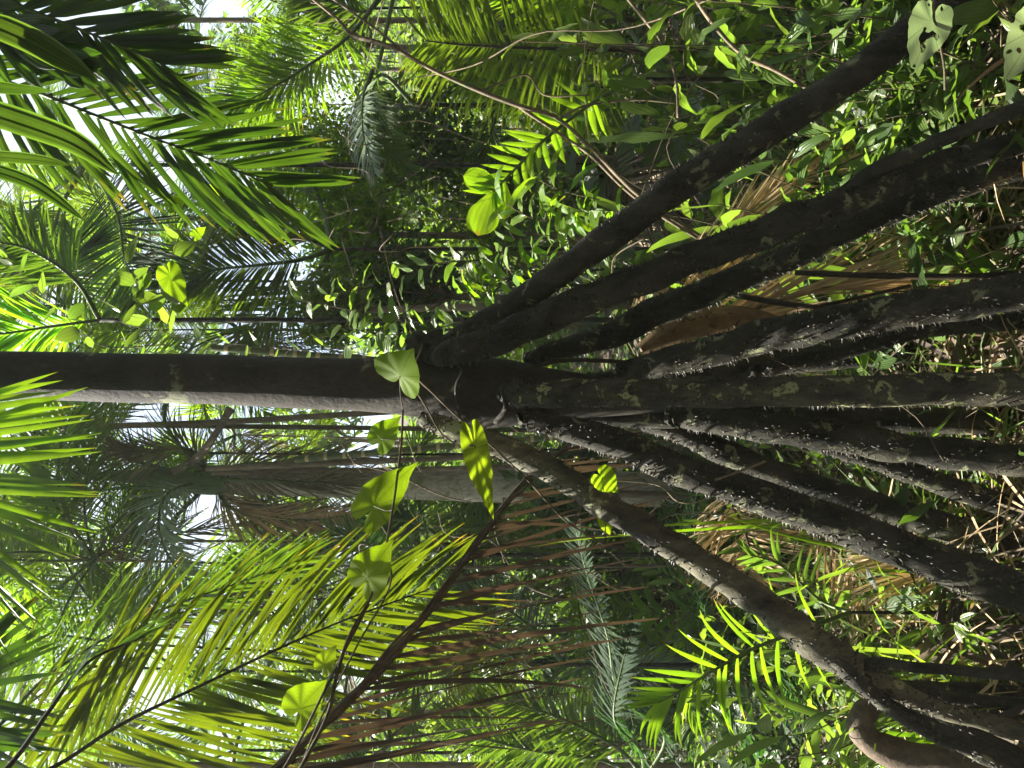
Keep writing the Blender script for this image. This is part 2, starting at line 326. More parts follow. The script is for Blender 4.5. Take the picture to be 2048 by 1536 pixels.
# ------------------------------------------------------------------ the stilt palm
sp = thing('stilt_palm', (0, 2.25, 0), 'dark palm trunk on a cone of thorny stilt roots, filling the photo', 'palm tree')
def pxr(rows, grow=None):
    """rows (x, y, d, width px) -> points, radii"""
    p = np.array([P(r[0], r[1], r[2]) for r in rows]); r = np.array([r[3] * .5 * r[2] / FPX for r in rows]); return p, r
mb = MB()
p, r = pxr([(-4200, 735, 2.22, 84), (-1500, 742, 2.22, 92), (-60, 751, 2.22, 97), (300, 757, 2.22, 99), (560, 764, 2.22, 102), (760, 771, 2.22, 108), (850, 776, 2.22, 128), (920, 783, 2.22, 150), (1000, 785, 2.22, 138), (1080, 790, 2.23, 112), (1200, 795, 2.25, 80), (1350, 800, 2.28, 46), (1500, 805, 2.3, 20)])
tube(mb, p, r, 40, rough=.022, n=150, seed=3)
mb.build('trunk', M['trunk'], sp)
# broken sheath scars: ridges that ring the base of the trunk
def scar(rows, w, mat='trunk'):
    mb = MB(); p, r = pxr([(x, y, d, w) for x, y, d in rows]); tube(mb, p, r * np.linspace(1.2, .6, len(r)), 8, n=26, rough=.12, flat=.6, seed=9)
    return mb.build('sheath_scar', M[mat], sp)
scar([(905, 716, 2.12, ), (925, 740, 2.09), (912, 775, 2.07), (918, 825, 2.09), (925, 860, 2.2)], 9)
scar([(990, 845, 2.13), (1012, 815, 2.07), (1006, 780, 2.06), (1025, 760, 2.07), (1060, 745, 2.1)], 10)
scar([(1270, 738, 2.16), (1255, 725, 2.14), (1130, 722, 2.12), (1040, 742, 2.1)], 9)

def thorns(mb, pts, rad, N, B, T, dens, h, seed, lo=.06):
    r2 = np.random.default_rng(seed); L = np.linalg.norm(np.diff(pts, axis=0), axis=1).sum(); K = int(dens * 1.5 * L)
    f = r2.uniform(lo, .995, K) * (len(pts) - 1); i = f.astype(int); th = r2.uniform(0, 6.283, K)
    nv = np.cos(th)[:, None] * N[i] + np.sin(th)[:, None] * B[i]; c = pts[i] + nv * (rad[i] * .97)[:, None]
    hh = .95 * h * r2.uniform(.35, 1.4, K); rr = h * .2 * r2.uniform(.7, 1.2, K)
    ax = nrm(nv + T[i] * r2.normal(.05, .25, K)[:, None]); e1 = nrm(np.cross(ax, T[i])); e2 = np.cross(ax, e1)
    a = np.linspace(0, 6.283, 6, endpoint=False)
    ring = c[:, None] + rr[:, None, None] * (np.cos(a)[None, :, None] * e1[:, None] + 1.5 * np.sin(a)[None, :, None] * e2[:, None])
    mid = c[:, None] + (ax * (hh * .45)[:, None])[:, None] + .42 * rr[:, None, None] * (np.cos(a)[None, :, None] * e1[:, None] + np.sin(a)[None, :, None] * e2[:, None])
    tip = np.repeat((c + ax * hh[:, None])[:, None], 6, 1)
    mb.grid(np.stack([ring, mid, tip], 1), None, 1, wrap=True)
def to_ground(p, r):
    """lengthen a root along its own slope until it is in the soil"""
    d = nrm(p[-1] - p[-2]); 
    if p[-1][2] > 0 and d[2] < -.05:
        k = min(p[-1][2] / -d[2] + .1, 2.5); p = np.vstack([p, p[-1] + d * k * .5, p[-1] + d * k]); r = np.append(r, [r[-1], r[-1]])
    return p, r
def root(rows, dens=260, h=.013, seed=1, label=None, parent=None, rough=.05, lo=.06, name='stilt_root', ground=True, mat='root', collar=True):
    p, r = pxr(rows); r = r * .94
    if ground: p, r = to_ground(p, r)
    mb = MB(); a = tube(mb, p, r, 28, n=max(70, int(24 * len(p))), rough=rough, seed=seed)
    if collar:
        P_, R_, N_, B_, T_ = a; i0 = 4; th = np.linspace(0, 6.283, 30); r3 = np.random.default_rng(seed + 500)
        for off, k_, w_ in ((0, 1.0, .006), (3, 1.03, .0035)):
            q = P_[i0 + off] + (R_[i0 + off] * k_ * (1 + .05 * np.sin(3 * th + seed)))[:, None] * (np.cos(th)[:, None] * N_[i0 + off] + np.sin(th)[:, None] * B_[i0 + off]) + T_[i0] * (.012 * np.sin(2 * th + seed) + r3.normal(0, .0025, 30))[:, None]
            tube(mb, q, w_ * (1 + .4 * np.sin(5 * th)), 6, mat=2, rough=.15, seed=seed)
    if dens: thorns(mb, *a, dens, h, seed, lo)
    o = mb.build(name, [M[mat], M['thorn'], M['moss']], parent or sp)
    if label: o['label'] = label
    return o
root([(893, 690, 2.18, 26), (916, 672, 2.17, 38), (1044, 598, 2.14, 52), (1166, 513, 2.1, 60), (1287, 423, 2.06, 66), (1409, 338, 2.04, 68), (1500, 285, 2.02, 68), (1700, 155, 1.98, 68), (1830, 58, 1.96, 68), (1960, -40, 1.95, 68)], 420, seed=1, label='outermost stilt root, running to the upper right corner of the photo')
r2_ = root([(868, 716, 2.16, 34), (897, 708, 2.13, 54), (960, 690, 2.11, 64), (1044, 658, 2.1, 68), (1166, 602, 2.08, 66), (1287, 558, 2.06, 66), (1409, 509, 2.04, 66), (1531, 463, 2.0, 68), (1653, 418, 1.98, 66), (1775, 368, 1.96, 58), (1880, 328, 1.95, 50), (2060, 280, 1.95, 50)], 560, .015, seed=2)
root([(1690, 385, 1.96, 22), (1740, 345, 1.93, 30), (1850, 295, 1.9, 30), (1950, 252, 1.88, 30), (2070, 205, 1.86, 34)], 60, seed=22, parent=sp, lo=.2)
root([(1055, 722, 2.3, 24), (1100, 704, 2.26, 38), (1227, 668, 2.23, 56), (1318, 620, 2.2, 62), (1409, 586, 2.17, 58), (1531, 536, 2.15, 58), (1653, 476, 2.12, 58), (1775, 421, 2.1, 60), (1897, 374, 2.1, 62), (2060, 322, 2.1, 66)], 560, .014, seed=3)
root([(1240, 745, 2.2, 36), (1306, 730, 2.14, 54), (1409, 706, 2.1, 64), (1531, 673, 2.06, 70), (1653, 649, 2.0, 72), (1775, 627, 1.96, 74), (1897, 606, 1.94, 76), (2060, 584, 1.92, 80)], 560, .013, seed=4)
root([(1500, 745, 2.2, 20), (1560, 733, 2.18, 34), (1653, 712, 2.16, 36), (1745, 686, 2.14, 34), (1850, 662, 2.14, 30), (2060, 640, 2.15, 36)], 300, .012, seed=44)
root([(1016, 786, 2.11, 40), (1040, 786, 2.06, 54), (1150, 787, 2.0, 60), (1300, 786, 1.95, 60), (1500, 784, 1.9, 62), (1750, 782, 1.85, 68), (2060, 778, 1.8, 74)], 800, .011, seed=5, label='central stilt root with pale lichen flecks, nearest the camera', mat='rootlichen')
root([(1060, 826, 2.3, 44), (1250, 830, 2.3, 50), (1450, 834, 2.32, 50), (1700, 838, 2.34, 50), (1850, 840, 2.34, 54), (2060, 850, 2.36, 60)], 120, .009, seed=6)
root([(1330, 830, 2.22, 34), (1440, 844, 2.18, 56), (1592, 862, 2.14, 64), (1714, 880, 2.12, 64), (1866, 903, 2.1, 64), (2060, 923, 2.06, 68)], 650, .012, seed=7)
root([(1620, 885, 2.2, 26), (1750, 922, 2.2, 40), (1866, 962, 2.2, 44), (2060, 1028, 2.2, 50)], 500, .011, seed=8)
root([(1250, 838, 2.36, 26), (1318, 850, 2.36, 40), (1409, 886, 2.34, 50), (1531, 940, 2.33, 56), (1714, 1001, 2.3, 58), (1897, 1056, 2.28, 62), (2060, 1114, 2.25, 70)], 560, .012, seed=9)
root([(1040, 838, 2.16, 26), (1080, 842, 2.14, 42), (1227, 884, 2.1, 60), (1348, 934, 2.06, 66), (1531, 997, 2.02, 70), (1714, 1062, 1.98, 78), (1897, 1134, 1.95, 84), (2060, 1190, 1.92, 90)], 700, .015, seed=10, label='wide lower stilt root bristling with long thorns')
root([(846, 838, 2.13, 20), (866, 846, 2.1, 40), (983, 886, 2.06, 52), (1105, 943, 2.03, 56), (1227, 1020, 2.0, 58), (1348, 1094, 1.98, 60), (1470, 1168, 1.95, 64), (1562, 1236, 1.93, 68), (1640, 1292, 1.92, 74), (1690, 1324, 1.92, 68), (1740, 1352, 1.92, 56), (1800, 1384, 1.91, 44), (1880, 1418, 1.9, 36), (2060, 1466, 1.88, 40)], 420, .013, seed=11, label='sunlit stilt root reaching to the lower right, forking at its foot', ground=False, mat='rootsunpale')
for k, rows in enumerate([
    [(1610, 1262, 1.93, 30), (1700, 1330, 1.92, 30), (1760, 1326, 1.88, 26), (1850, 1336, 1.86, 22), (2060, 1352, 1.84, 26)],
    [(1700, 1350, 1.9, 34), (1780, 1412, 1.88, 30), (1900, 1470, 1.86, 32), (2060, 1538, 1.84, 40)],
    [(1610, 1262, 1.93, 30), (1720, 1350, 1.98, 34), (1800, 1376, 1.98, 30), (1900, 1394, 1.98, 26), (2060, 1412, 1.98, 30)],
    [(1610, 1262, 1.93, 30), (1690, 1340, 1.88, 34), (1760, 1404, 1.84, 26), (1850, 1462, 1.82, 24), (1960, 1512, 1.8, 26), (2060, 1555, 1.8, 30)],
    [(1610, 1262, 1.93, 30), (1750, 1362, 2.02, 26), (1880, 1372, 2.04, 20), (2060, 1384, 2.05, 24)],
    [(1610, 1262, 1.93, 30), (1730, 1350, 1.94, 26), (1820, 1410, 1.94, 24), (1930, 1458, 1.94, 26), (2060, 1522, 1.94, 34)],
    [(1800, 1385, 2.04, 20), (1900, 1410, 2.06, 18), (2060, 1446, 2.08, 22)]]):
    root(rows, 230, .011, seed=30 + k, name='rootlet', lo=.1, collar=False)
# a few more roots at the back of the cone
root([(1150, 770, 2.45, 40), (1400, 740, 2.6, 60), (1700, 705, 2.75, 66), (2060, 668, 2.9, 70)], 160, seed=41)
root([(1400, 850, 2.5, 36), (1750, 845, 2.6, 46), (1900, 862, 2.6, 46), (2060, 885, 2.6, 50)], 160, seed=42)
# mossy lump where the outer roots leave the trunk
def lump(c, rad, name, mat, parent, amp=.25, seed=0, tags=None, sq=(1, 1, 1)):
    r2 = np.random.default_rng(seed); u = np.linspace(0, np.pi, 22); v = np.linspace(0, 2 * np.pi, 30, endpoint=False); U, Vv = np.meshgrid(u, v, indexing='ij')
    d = np.stack([np.sin(U) * np.cos(Vv), np.sin(U) * np.sin(Vv), np.cos(U)], -1); R = np.ones(U.shape)
    for k in range(14):
        w_ = r2.normal(0, 3.2 + k * .5, 3); R += amp / (1 + .25 * k) * np.sin(d @ w_ + r2.uniform(0, 6)) * .5
    mb = MB(); mb.grid(c + d * R[..., None] * rad * np.array(sq), None, 0, wrap=True); return mb.build(name, mat, parent)
lump(P(855, 700, 2.19), .052, 'root_bud', M['moss'], sp, .35, 4, sq=(.9, .8, 1.3))
lump(P(885, 690, 2.2), .035, 'root_bud', M['moss'], sp, .35, 5, sq=(.8, .8, 1.2))
# the crown of the stilt palm, above the picture
hub = P(-4200, 735, 2.22)
for k in range(9):
    az = k * .698 + .3; d = np.array([math.cos(az), math.sin(az), 0]); 
    pts = [hub + d * (2.6 * s) + np.array([0, 0, 1.1 * s - 1.7 * s * s]) for s in np.linspace(0, 1, 7)]
    frond(pts, 16, .75, .16, (60, 30), .5, (0, 0, 1), (M['palm'], M['rach']), sp, rad=.02, twist=.5, cols=3)

# ------------------------------------------------------------------ palms whose leaves are placed one by one
def hubpalm(name, label, cat, hub, trunk_w=None, tmat='thintrunk', group=None, trunk=True, lean=(0, 0)):
    """hub = point where the leaves meet; the trunk drops from it to the soil"""
    hub = np.asarray(hub, float); bx_, by_ = hub[0] + lean[0], hub[1] + lean[1]; g = float(gz(bx_, by_))
    o = thing(name, (bx_, by_, g), label, cat, group)
    if trunk and hub[2] - g > .1:
        mb = MB(); r = trunk_w or .03
        q = [np.array([bx_, by_, g - .1]), np.array([bx_ * .6 + hub[0] * .4, by_ * .6 + hub[1] * .4, g + (hub[2] - g) * .4]), hub]
        tube(mb, q, [r * 1.15, r, r * .85], 14, n=40, rough=.02, seed=int(abs(hub[0]) * 100) % 97)
        mb.build('trunk', M[tmat], o)
    return o
def pf(parent, pts, n, ln, wd, mat='palm', rm='rach', d=None, **kw):
    """leaf given in photo pixels + distance; leaflet length / width in pixels at the mean distance"""
    W = px(*pts); dm = np.mean([q[2] for q in pts]); k = dm / FPX
    kw.setdefault('rad', .004 * dm)
    return frond(W, n, ln * k, wd * k, mats=(M[mat], M[rm]), parent=parent, **kw)

FC = (0, -1, .25)
# A  broad pleated palm, upper left corner
A = hubpalm('pleated_palm', 'palm with broad dark pleated leaves hanging across the upper left corner', 'palm tree', P(-420, -330, 1.7), .05)
hA = P(-420, -330, 1.7)
prof_strap = lambda s: min(1, .35 + 3.2 * s) * (1 - max(0, (s - .72) / .28) ** 1.4) if s < 1 else .02
def hubbed(h, pts): 
    W = px(*pts); return np.vstack([h, (h + W[0]) / 2 + np.array([0, 0, .04]), W])
def pfh(parent, h, pts, n, ln, wd, mat, rm='rach', start=None, **kw):
    W = hubbed(h, pts); dm = np.mean([q[2] for q in pts]); k = dm / FPX
    L = np.concatenate([[0], np.cumsum(np.linalg.norm(np.diff(W, axis=0), axis=1))]); st = start if start is not None else 2 / (len(W) - 1)
    kw.setdefault('rad', .0045 * dm)
    return frond(W, n, ln * k, wd * k, mats=(M[mat], M[rm]), parent=parent, start=st, **kw)
pfh(A, hA, [(-60, 120, 1.62), (90, 190, 1.6), (290, 270, 1.58), (410, 315, 1.57), (545, 372, 1.56)], 25, 300, 22, 'broad', a=(44, 24), droop=.5, N=(.15, -1, .1), fold=.25, seg=10, cols=7, lift=.0, jit=.04, miss=0, lprof=[.9, 1, 1, .95, .85, .6], twist=.1, prof=prof_strap)
pfh(A, hA, [(-90, -30, 1.45), (60, 20, 1.42), (200, 75, 1.4), (330, 130, 1.4)], 23, 245, 24, 'broad', a=(40, 20), droop=.4, N=(-.1, -1, .2), fold=.25, seg=10, cols=7, lift=.0, jit=.06, miss=0, lprof=[.9, 1, 1, .9, .7], twist=.15, prof=prof_strap)
pfh(A, hA, [(-150, -60, 1.3), (-40, 40, 1.28), (60, 90, 1.27), (150, 130, 1.26)], 16, 190, 34, 'dark', a=(30, 12), droop=.3, N=(-.3, -1, -.3), fold=.4, seg=8, cols=7, lift=.1, jit=.1, miss=0, twist=.3, prof=prof_strap)
# folded hanging leaf tips close to the lens
for pts, wd in [([(-80, 205, 1.2), (60, 250, 1.2), (160, 290, 1.2), (240, 352, 1.2)], 52), ([(-60, 325, 1.15), (50, 360, 1.15), (110, 395, 1.15), (170, 442, 1.15)], 26),
                ([(-60, 168, 1.22), (20, 178, 1.22), (105, 182, 1.22)], 26), ([(-60, 310, 1.3), (60, 318, 1.3), (140, 330, 1.3)], 26), ([(-60, 30, 1.15), (60, 80, 1.15), (130, 120, 1.15), (192, 158, 1.15)], 50)]:
    W = spline(px(*pts), 12); T = nrm(np.gradient(W, axis=0)); mb = MB(); s = np.linspace(0, 1, 12)
    wv = wd * .5 * 1.2 / FPX * np.minimum(1, .5 + s * 3) * (1 - s ** 4) + .0006
    S = nrm(np.cross(T, [0, -1, .2])); off = np.cross(S, T)
    g = np.stack([W + S * (wv * q)[:, None] + off * (wv * z)[:, None] for q, z in [(-1, .0), (-.55, .5), (-.1, 0), (.3, .6), (.65, .1), (1, .5)]], 1)
    mb.grid(g); mb.build('folded_leaflet', M['dark'], A)

# B  backlit lime leaf, left edge below the trunk
hB = P(-420, 1800, 2.7)
B = hubpalm('lime_palm', 'palm with glowing lime green leaflets hanging in at the left edge below the trunk', 'palm tree', hB, .035, trunk=False)
mbt = MB(); tube(mbt, [hB, hB * [1, 1, .5], hB * [1, 1, 0]], [.03, .035, .04], 12, n=40); mbt.build('trunk', M['thintrunk'], B)
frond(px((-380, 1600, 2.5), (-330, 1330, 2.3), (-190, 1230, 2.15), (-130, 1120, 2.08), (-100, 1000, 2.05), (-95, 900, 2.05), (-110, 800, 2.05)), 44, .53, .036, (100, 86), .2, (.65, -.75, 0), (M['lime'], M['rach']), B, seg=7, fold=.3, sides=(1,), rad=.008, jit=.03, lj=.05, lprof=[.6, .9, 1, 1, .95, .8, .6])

# C  big green leaf, lower left
hC = P(-350, 1760, 2.2)
C = hubpalm('arching_palm', 'palm with one long arching olive green leaf across the lower left corner', 'palm tree', hC, .04)
frond(np.vstack([hC, px((-60, 1610, 2.05), (110, 1533, 2.06), (240, 1450, 2.07), (400, 1372, 2.09), (560, 1296, 2.1), (700, 1236, 2.12), (860, 1178, 2.16))]), 46, .52, .0235, (50, 28), .7, (.4, -1, .15), (M['olive'], M['rachdark']), C, seg=9, fold=.35, start=.16, rad=.008, jit=.03, lprof=[.6, .95, 1, 1, .95, .85, .7, .5], lift=0, cols=5)
frond(np.vstack([hC, px((-120, 1560, 2.2), (0, 1450, 2.2), (110, 1340, 2.5), (300, 1230, 2.5), (480, 1165, 2.55), (600, 1120, 2.6))]), 40, .42, .017, (34, 16), .3, (.2, -1, .4), (M['palm'], M['rach']), C, seg=7, fold=.3, start=.2, jit=.05, cols=3)
frond(np.vstack([hC, px((-220, 1560, 1.9), (-130, 1450, 1.9), (-60, 1370, 1.9), (-30, 1270, 1.95))]), 20, .40, .032, (60, 50), .2, (.1, -1, .1), (M['broad'], M['rach']), C, seg=6, fold=.3, start=.25, jit=.04, sides=(1,), cols=5)
frond(np.vstack([hC, px((-100, 1640, 1.5), (20, 1530, 1.5), (100, 1420, 1.5), (175, 1325, 1.52), (290, 1272, 1.55))]), 8, .22, .014, (20, 12), .3, (.3, -.5, .8), (M['dark'], M['rachdark']), C, seg=6, start=.5, miss=.3, rad=.008)

# D  dead brown leaf hanging across the lower half
D = tag(thing('dead_frond', P(560, 1540, 1.75), None, None), 'dead brown palm leaf with long drooping leaflets running diagonally below the trunk', 'palm leaf')
W = px((480, 1600, 1.6), (560, 1530, 1.6), (690, 1408, 1.66), (790, 1300, 1.8), (880, 1190, 2.0), (970, 1066, 2.2), (1060, 955, 2.45), (1150, 880, 2.6), (1230, 790, 2.7))
mb = MB(); tube(mb, W, [.0075, .007, .0065, .006, .0055, .005, .0045, .004, .002], 9, n=80, rough=.08, seed=5)
for k in range(13):     # split fibres that run along the midrib
    o_ = rng.normal(0, .0055, (len(W), 3)); tube(mb, W + o_, np.linspace(.005, .0015, len(W)), 5, n=50)
mb.build('rachis', M['rachtan'], D)
R = spline(W, 200); T = nrm(np.gradient(R, axis=0))
for sgn, tt in ((1, np.array([.06, .09, .12, .15, .18, .21, .245, .30, .345, .385, .425, .46, .50, .53, .56, .60, .635, .66, .69, .72, .76, .80, .84, .88, .92])), (-1, np.array([.10, .16, .22, .28, .33, .41, .47, .54, .58, .65, .70, .74, .79, .86]))):
    for t_ in tt:
        t_ = t_ + rng.normal(0, .008); i = int(t_ * 199); base = R[i]; mb = MB(); tw = rng.normal(0, 1.1) + 1.0
        dd = np.array([rng.normal(.02, .05), rng.normal(.03, .04), -1.0]) + T[i] * (.40 if sgn > 0 else .16) + np.array([.0 + .0 * sgn, 0, 0])
        l = (.72 - .46 * max(0, t_ - .35)) * rng.uniform(.8, 1.1) * (1 if sgn > 0 else .7)
        blades(mb, base[None], dd[None], np.array([[.35 * sgn, -1, 0]]), [l], [rng.uniform(.010, .021)], 14, .7, .75, 0, np.array([tw * 1.5]), rng.normal(0, .5), cols=5, prof=lambda s: min(1, .35 + s * 5) * (1 - .72 * s) * (1 if s < .95 else .5))
        mb.build('leaflet', M['dead'], D)

# E  central background palm with its skirt of dead leaves
hE = P(425, 960, 5.2)
E = hubpalm('skirted_palm', 'pale grey trunked palm with skirt of dead leaves, behind and just below the main trunk', 'palm tree', hE, .115, 'fartrunk', lean=(-.08, 0))
def E_(pts, n, ln, wd, mat, **kw): return frond(np.vstack([hE, px(*pts)]), n, ln * 5.2 / FPX, wd * 5.2 / FPX, mats=(M[mat], M['rach']), parent=E, rad=.018, **kw)
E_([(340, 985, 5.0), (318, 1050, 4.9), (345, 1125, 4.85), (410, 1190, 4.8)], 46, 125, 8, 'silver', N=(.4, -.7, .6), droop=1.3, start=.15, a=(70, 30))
E_([(250, 975, 5.3), (110, 992, 5.4), (20, 1020, 5.4)], 44, 110, 6, 'palm', N=(.3, -1, .2), droop=.6)
E_([(300, 930, 5.2), (180, 900, 5.2), (90, 905, 5.2)], 40, 100, 6, 'palm', N=(0, -1, .2), droop=.8)
E_([(330, 1060, 5.4), (290, 1150, 5.5), (330, 1260, 5.6)], 40, 100, 6, 'dark', N=(0, -.4, 1), droop=1.2)
E_([(350, 880, 5.0), (330, 820, 5.0), (380, 760, 5.0)], 40, 110, 6, 'palm', N=(0, -.3, 1), droop=1.1)
E_([(280, 1020, 5.5), (160, 1090, 5.6), (60, 1180, 5.7)], 46, 120, 6, 'palm', N=(0, -1, .4), droop=.7)
for k, (q, m_) in enumerate([([(480, 930, 5.0), (600, 925, 4.98), (760, 905, 5.0)], 'greydead'), ([(480, 1010, 5.2), (600, 1035, 5.25), (720, 1050, 5.3)], 'greydead'), ([(470, 1020, 5.1), (600, 1040, 5.1), (700, 1030, 5.1)], 'straw'), ([(380, 900, 5.1), (300, 905, 5.1), (240, 900, 5.0)], 'greydead'), ([(500, 960, 4.9), (620, 965, 4.9), (700, 960, 4.9)], 'greydead')]):
    o = E_(q, 42, 120, 5, m_, N=(.2, -1, .1), a=(30, 12), droop=1.2, jit=.16, start=.1); o['label'] = 'dead dry leaf hanging against the trunk'
mb = MB(); tube(mb, px((462, 818, 4.6), (430, 868, 4.7), (395, 915, 4.9), (345, 945, 5.1)), [.028, .02, .03, .02], 9, n=30, rough=.1, flat=.4); o = mb.build('dry_stalk', M['rachtan'], E)

mb = MB(); tube(mb, [hE - [0, 0, .15], hE + [0, 0, .1], hE + [.02, 0, .45], hE + [.03, 0, .9]], [.105, .10, .06, .02], 14, n=24); mb.build('crownshaft', M['rach'], E)
# F..: single-leaf palms in the upper right half (leaves read one by one)
def palm1(name, label, hub, fronds, tw=.02, tmat='moss', trunk=True, cat='palm tree'):
    h = P(*hub); tw = min(tw, .014); o = hubpalm(name, label, cat, h, tw, tmat, trunk=trunk)
    for f in fronds:
        pts, n, ln, wd, mat = f[:5]; kw = dict(f[5]) if len(f) > 5 else {}
        dm = np.mean([q[2] for q in pts]); kw.setdefault('rad', .0035 * dm); rm = kw.pop('rm', 'rach'); direct = kw.pop('direct', False)
        W = px(*pts) if direct else np.vstack([h, px(*pts)])
        if not direct: kw.setdefault('start', 1 / len(pts))
        frond(W, n, ln * dm / FPX, wd * dm / FPX, mats=(M[mat], M[rm]), parent=o, **kw)
    return o
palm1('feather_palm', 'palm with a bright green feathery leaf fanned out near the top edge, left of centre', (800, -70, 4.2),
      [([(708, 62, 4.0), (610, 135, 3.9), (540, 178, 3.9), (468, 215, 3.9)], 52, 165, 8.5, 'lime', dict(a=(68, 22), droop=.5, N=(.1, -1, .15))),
       ([(740, 20, 4.3), (680, 10, 4.3), (620, -10, 4.3)], 40, 150, 8, 'palm', dict(a=(68, 22), droop=.7)),
       ([(760, 120, 4.0), (745, 200, 3.9), (790, 280, 3.9)], 36, 110, 8, 'palm', dict(a=(60, 25), droop=1.0, N=(.5, -.5, .8)))])
palm1('drooping_palm', 'palm whose long leaf with curved ribbon leaflets hangs at the top edge right of centre', (1290, 105, 3.3),
      [([(1200, 99, 3.1), (1060, 96, 3.0), (930, 90, 3.0), (850, 82, 3.0)], 44, 215, 10, 'palm', dict(a=(72, 50), droop=.7, N=(0, -1, -.1), rm='rachdark', start=.2, lprof=[.7, 1, 1, .9, .7, .4])),
       ([(1190, 170, 3.3), (1080, 185, 3.35), (960, 160, 3.4)], 36, 120, 12, 'lime', dict(a=(65, 40), droop=.7, N=(.2, -1, .2))),
       ([(1230, 30, 3.5), (1130, -10, 3.5), (1000, -50, 3.5)], 36, 200, 11, 'lime', dict(a=(65, 40), droop=.5, N=(.2, -1, .2))),
       ([(1240, 200, 3.5), (1170, 235, 3.5), (1080, 240, 3.5)], 26, 90, 13, 'lime', dict(a=(65, 40), droop=.7, N=(.2, -1, .2)))], tw=.02)
palm1('sun_white_palm', 'small palm with leaflets turned white by the sun drooping left of the dark thicket near the top', (830, 210, 3.7),
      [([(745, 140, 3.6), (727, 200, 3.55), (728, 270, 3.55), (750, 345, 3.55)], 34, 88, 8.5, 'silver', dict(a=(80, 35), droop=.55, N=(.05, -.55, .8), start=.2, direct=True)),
       ([(760, 150, 3.75), (735, 250, 3.7), (775, 300, 3.7), (825, 345, 3.7)], 34, 70, 9, 'palm', dict(a=(60, 30), droop=.7, N=(.3, -.8, .6)))], tw=.012)
palm1('fishtail_palm', 'young palm with two broad bifid end leaflets, left of the outermost stilt root', (1290, 160, 2.8),
      [([(1210, 190, 2.75), (1100, 270, 2.7), (1030, 338, 2.7), (985, 385, 2.7)], 15, 95, 15, 'lime', dict(a=(62, 42), droop=.55, N=(.1, -1, .1), lprof=[.9, 1, .9, .7, .6], rm='rach', start=.3))], tw=.012, trunk=True)
for (b, tp, w_) in [((1000, 372, 2.7), (926, 352, 2.68), 46), ((985, 385, 2.7), (952, 470, 2.68), 66), ((1012, 370, 2.7), (1004, 440, 2.7), 34)]:
    mb = MB(); b_, t_ = P(*b), P(*tp); blades(mb, b_[None], (t_ - b_)[None], np.array([[0, -1, .2]]), [np.linalg.norm(t_ - b_)], [w_ * 2.7 / FPX], 10, .2, .16, 0, .1, cols=9, prof=lambda s: min(1, .15 + 1.8 * s) * (1 - max(0, s - .75) * 2.2))
    mb.build('end_leaflet', M['lime'], bpy.data.objects['fishtail_palm'])
palm1('curtain_palm', 'palm with a yellow brown patch in its drooping curtain of leaflets, above the trunk', (665, 498, 5.0),
      [([(600, 445, 4.8), (545, 395, 4.7), (490, 395, 4.6), (440, 440, 4.6)], 60, 230, 7, 'palm', dict(a=(80, 40), droop=.2, N=(.3, -.5, .8), sides=(-1, 1))),
       ([(620, 480, 4.7), (570, 455, 4.7), (520, 440, 4.7)], 40, 90, 7, 'yellow', dict(a=(50, 25), droop=.5)),
       ([(600, 520, 4.9), (520, 530, 4.8), (430, 540, 4.8), (380, 560, 4.8)], 60, 180, 7, 'palm', dict(a=(60, 30), droop=.5)),
       ([(640, 400, 5.2), (610, 330, 5.2), (640, 260, 5.2)], 44, 110, 7, 'palm', dict(a=(60, 30), droop=.9, N=(0, -.4, 1))),
       ([(620, 560, 4.9), (560, 610, 4.8), (500, 660, 4.8), (500, 700, 4.8)], 50, 170, 7, 'palm', dict(a=(50, 25), droop=.6))], tw=.05)
palm1('hanging_palm', 'palm with one leaf hanging beside white gaps of sky, above the trunk at left', (170, 330, 4.4),
      [([(210, 380, 4.2), (238, 440, 4.1), (250, 520, 4.1), (285, 590, 4.1)], 46, 210, 8.5, 'blue', dict(a=(85, 60), droop=.25, N=(0, -1, .3), sides=(-1, 1))),
       ([(120, 420, 4.5), (110, 500, 4.5), (180, 600, 4.5)], 44, 170, 8, 'palm', dict(a=(70, 40), droop=.5, N=(0, -1, .3))),
       ([(60, 430, 4.6), (20, 520, 4.6), (40, 620, 4.6)], 44, 170, 9, 'palm', dict(a=(70, 40), droop=.5, N=(0, -1, .3)))], tw=.04)
palm1('straight_palm', 'palm with spiky pale leaflets beside the left end of the trunk', (200, 640, 3.6),
      [([(90, 655, 3.4), (0, 668, 3.3), (-90, 670, 3.3)], 34, 190, 11, 'lime', dict(a=(40, 20), droop=.8, N=(0, -1, .3), start=.1)),
       ([(150, 560, 3.6), (60, 500, 3.6), (-30, 480, 3.6)], 40, 150, 9, 'palm', dict(a=(60, 30), droop=.6, N=(.2, -1, .3)))], tw=.03)
palm1('waxy_palm', 'low palm with bluish waxy leaflets crossing under the dead brown leaf, lower centre', (1290, 1560, 3.4),
      [([(1330, 1470, 3.3), (1240, 1390, 3.2), (1215, 1270, 3.1), (1175, 1150, 3.05), (1150, 1050, 3.05)], 56, 95, 11, 'blue', dict(a=(82, 50), droop=.25, N=(.05, -.45, 1), start=.15)),
       ([(1240, 1500, 3.5), (1130, 1440, 3.5), (1010, 1400, 3.5)], 40, 110, 8, 'palm', dict(a=(65, 30), droop=.6, N=(0, -1, .2))),
       ([(1280, 1500, 3.1), (1230, 1440, 3.0), (1245, 1330, 3.0), (1270, 1250, 3.0)], 40, 80, 10, 'blue', dict(a=(75, 40), droop=.6, N=(0, -.45, 1))),
       ([(1200, 1520, 3.6), (1060, 1500, 3.6), (900, 1460, 3.6)], 44, 110, 8, 'palm', dict(a=(65, 30), droop=.6, N=(0, -1, .2)))], tw=.03)
